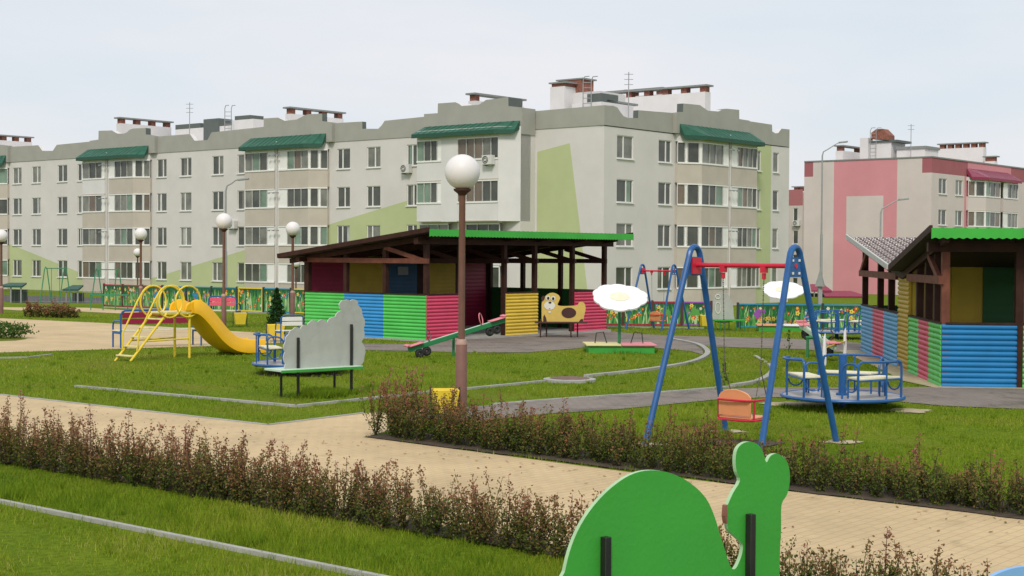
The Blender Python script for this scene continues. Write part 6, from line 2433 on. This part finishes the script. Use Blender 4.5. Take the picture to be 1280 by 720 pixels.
# manhole
p = G(712, 476.5)
t = thing('manhole', 'rusty round manhole cover in a pale ring on the lawn kerb', 'manhole cover', p)
MB().lathe([(0.30, -0.05), (0.47, -0.05), (0.47, 0.045), (0.36, 0.055), (0.30, 0.03)], n=30).build('ring', M['concrete'], t)
MB().lathe([(0.02, 0.0), (0.355, 0.0), (0.355, 0.06), (0.3, 0.066), (0.02, 0.066)], n=30).build('cover', M['iron'], t)
PATHS.append(np.array([(p.x + 0.47 * math.cos(a), p.y + 0.47 * math.sin(a)) for a in np.linspace(0, 6.28, 17)[:-1]]))
PATHS.append(np.array([tuple((Vector((-2.21, 38.6, 0)) + E1 * u + E2 * v).xy) for u, v in ((0, 0), (7.9, 0), (7.9, 4.6), (0, 4.6))]))

# longer grass round posts and under play things
for (px, py, r, n_, h) in ((405, 496, 0.35, 2600, 0.16), (372, 497, 0.12, 300, 0.1), (440, 493, 0.12, 300, 0.1), (775, 439, 0.9, 3500, 0.11), (1050, 509, 0.95, 4500, 0.08), (376, 463, 0.9, 3500, 0.08),
                           (903, 543, 0.12, 250, 0.1), (957, 553, 0.15, 250, 0.1), (1040, 458, 1.0, 1500, 0.08), (300, 442, 0.5, 1500, 0.08)):
    q = G(px, py)
    EXTRA_TUFTS.append((q.x, q.y, r, n_, h))
for i in range(60):
    x = rng.uniform(-6, 4)
    y = 11 - x * 0.83 + rng.uniform(-1.4, -0.3)
    EXTRA_TUFTS.append((x, y, rng.uniform(0.05, 0.12), 40, rng.uniform(0.1, 0.2)))
for i in range(900):
    d_ = math.exp(rng.uniform(math.log(8), math.log(40)))
    x = rng.uniform(-0.37, 0.37) * d_
    EXTRA_TUFTS.append((x, d_, rng.uniform(0.03, 0.12), int(rng.uniform(12, 40)), rng.uniform(0.05, 0.10)))
grass_blades()

# weeds: a few taller plants
def weed(px, py, h, label):
    c = G(px, py)
    t = thing('weed', label, 'weed', c, 0, 'tall weeds in the lawn')
    n = 60
    hh = rng.uniform(0.1, 1, n)
    pos = np.stack([rng.normal(0, 0.05, n) * (1.2 - hh), rng.normal(0, 0.05, n) * (1.2 - hh), hh * h], 1)
    leaves_mesh('foliage', pos, 0.06 * rng.uniform(0.6, 1.2, n), np.clip(rng.normal(0.55, 0.2, n), 0, 1), M['bush_green'], t, 0.6)
    MB().tube([(0, 0, -0.02), (0.01, 0, h)], [0.006, 0.003], 5).build('stem', M['bush_green'], t)


# fallen leaves on the brick path beside the hedges
def fallen_leaves():
    n = 420
    u = rng.uniform(-4.5, 12, n)
    side = rng.uniform(0, 1, n) < 0.5
    q = np.where(side, 0.75 + rng.exponential(0.35, n), 4.0 - rng.exponential(0.3, n))
    x = NB.x + E2.x * u + E1.x * q
    y = NB.y + E2.y * u + E1.y * q
    a = rng.uniform(0, 6.28, n)
    s = rng.uniform(0.012, 0.03, n)
    V = np.zeros((n, 4, 3))
    for k, (du, dv, dz) in enumerate(((-1, 0, 0.0), (0, -0.5, 0.004), (1, 0, 0.008), (0, 0.5, 0.003))):
        V[:, k, 0] = x + (np.cos(a) * du - np.sin(a) * dv) * s
        V[:, k, 1] = y + (np.sin(a) * du + np.cos(a) * dv) * s
        V[:, k, 2] = 0.012 + dz
    o = np_mesh('fallen_leaves', V.reshape(-1, 3), np.arange(n * 4).reshape(n, 4), [M['hedge_leaf']], attr=np.repeat(rng.uniform(0.3, 0.9, n), 4), nside=4)
    o['kind'] = 'stuff'
    o['label'] = 'small dry leaves scattered on the brick path beside the hedges'


fallen_leaves()
weed(906, 483, 0.42, 'tall thin weed left of the orange swing seat')
weed(986, 440, 0.5, 'tall thin weed left of the end on seesaw')
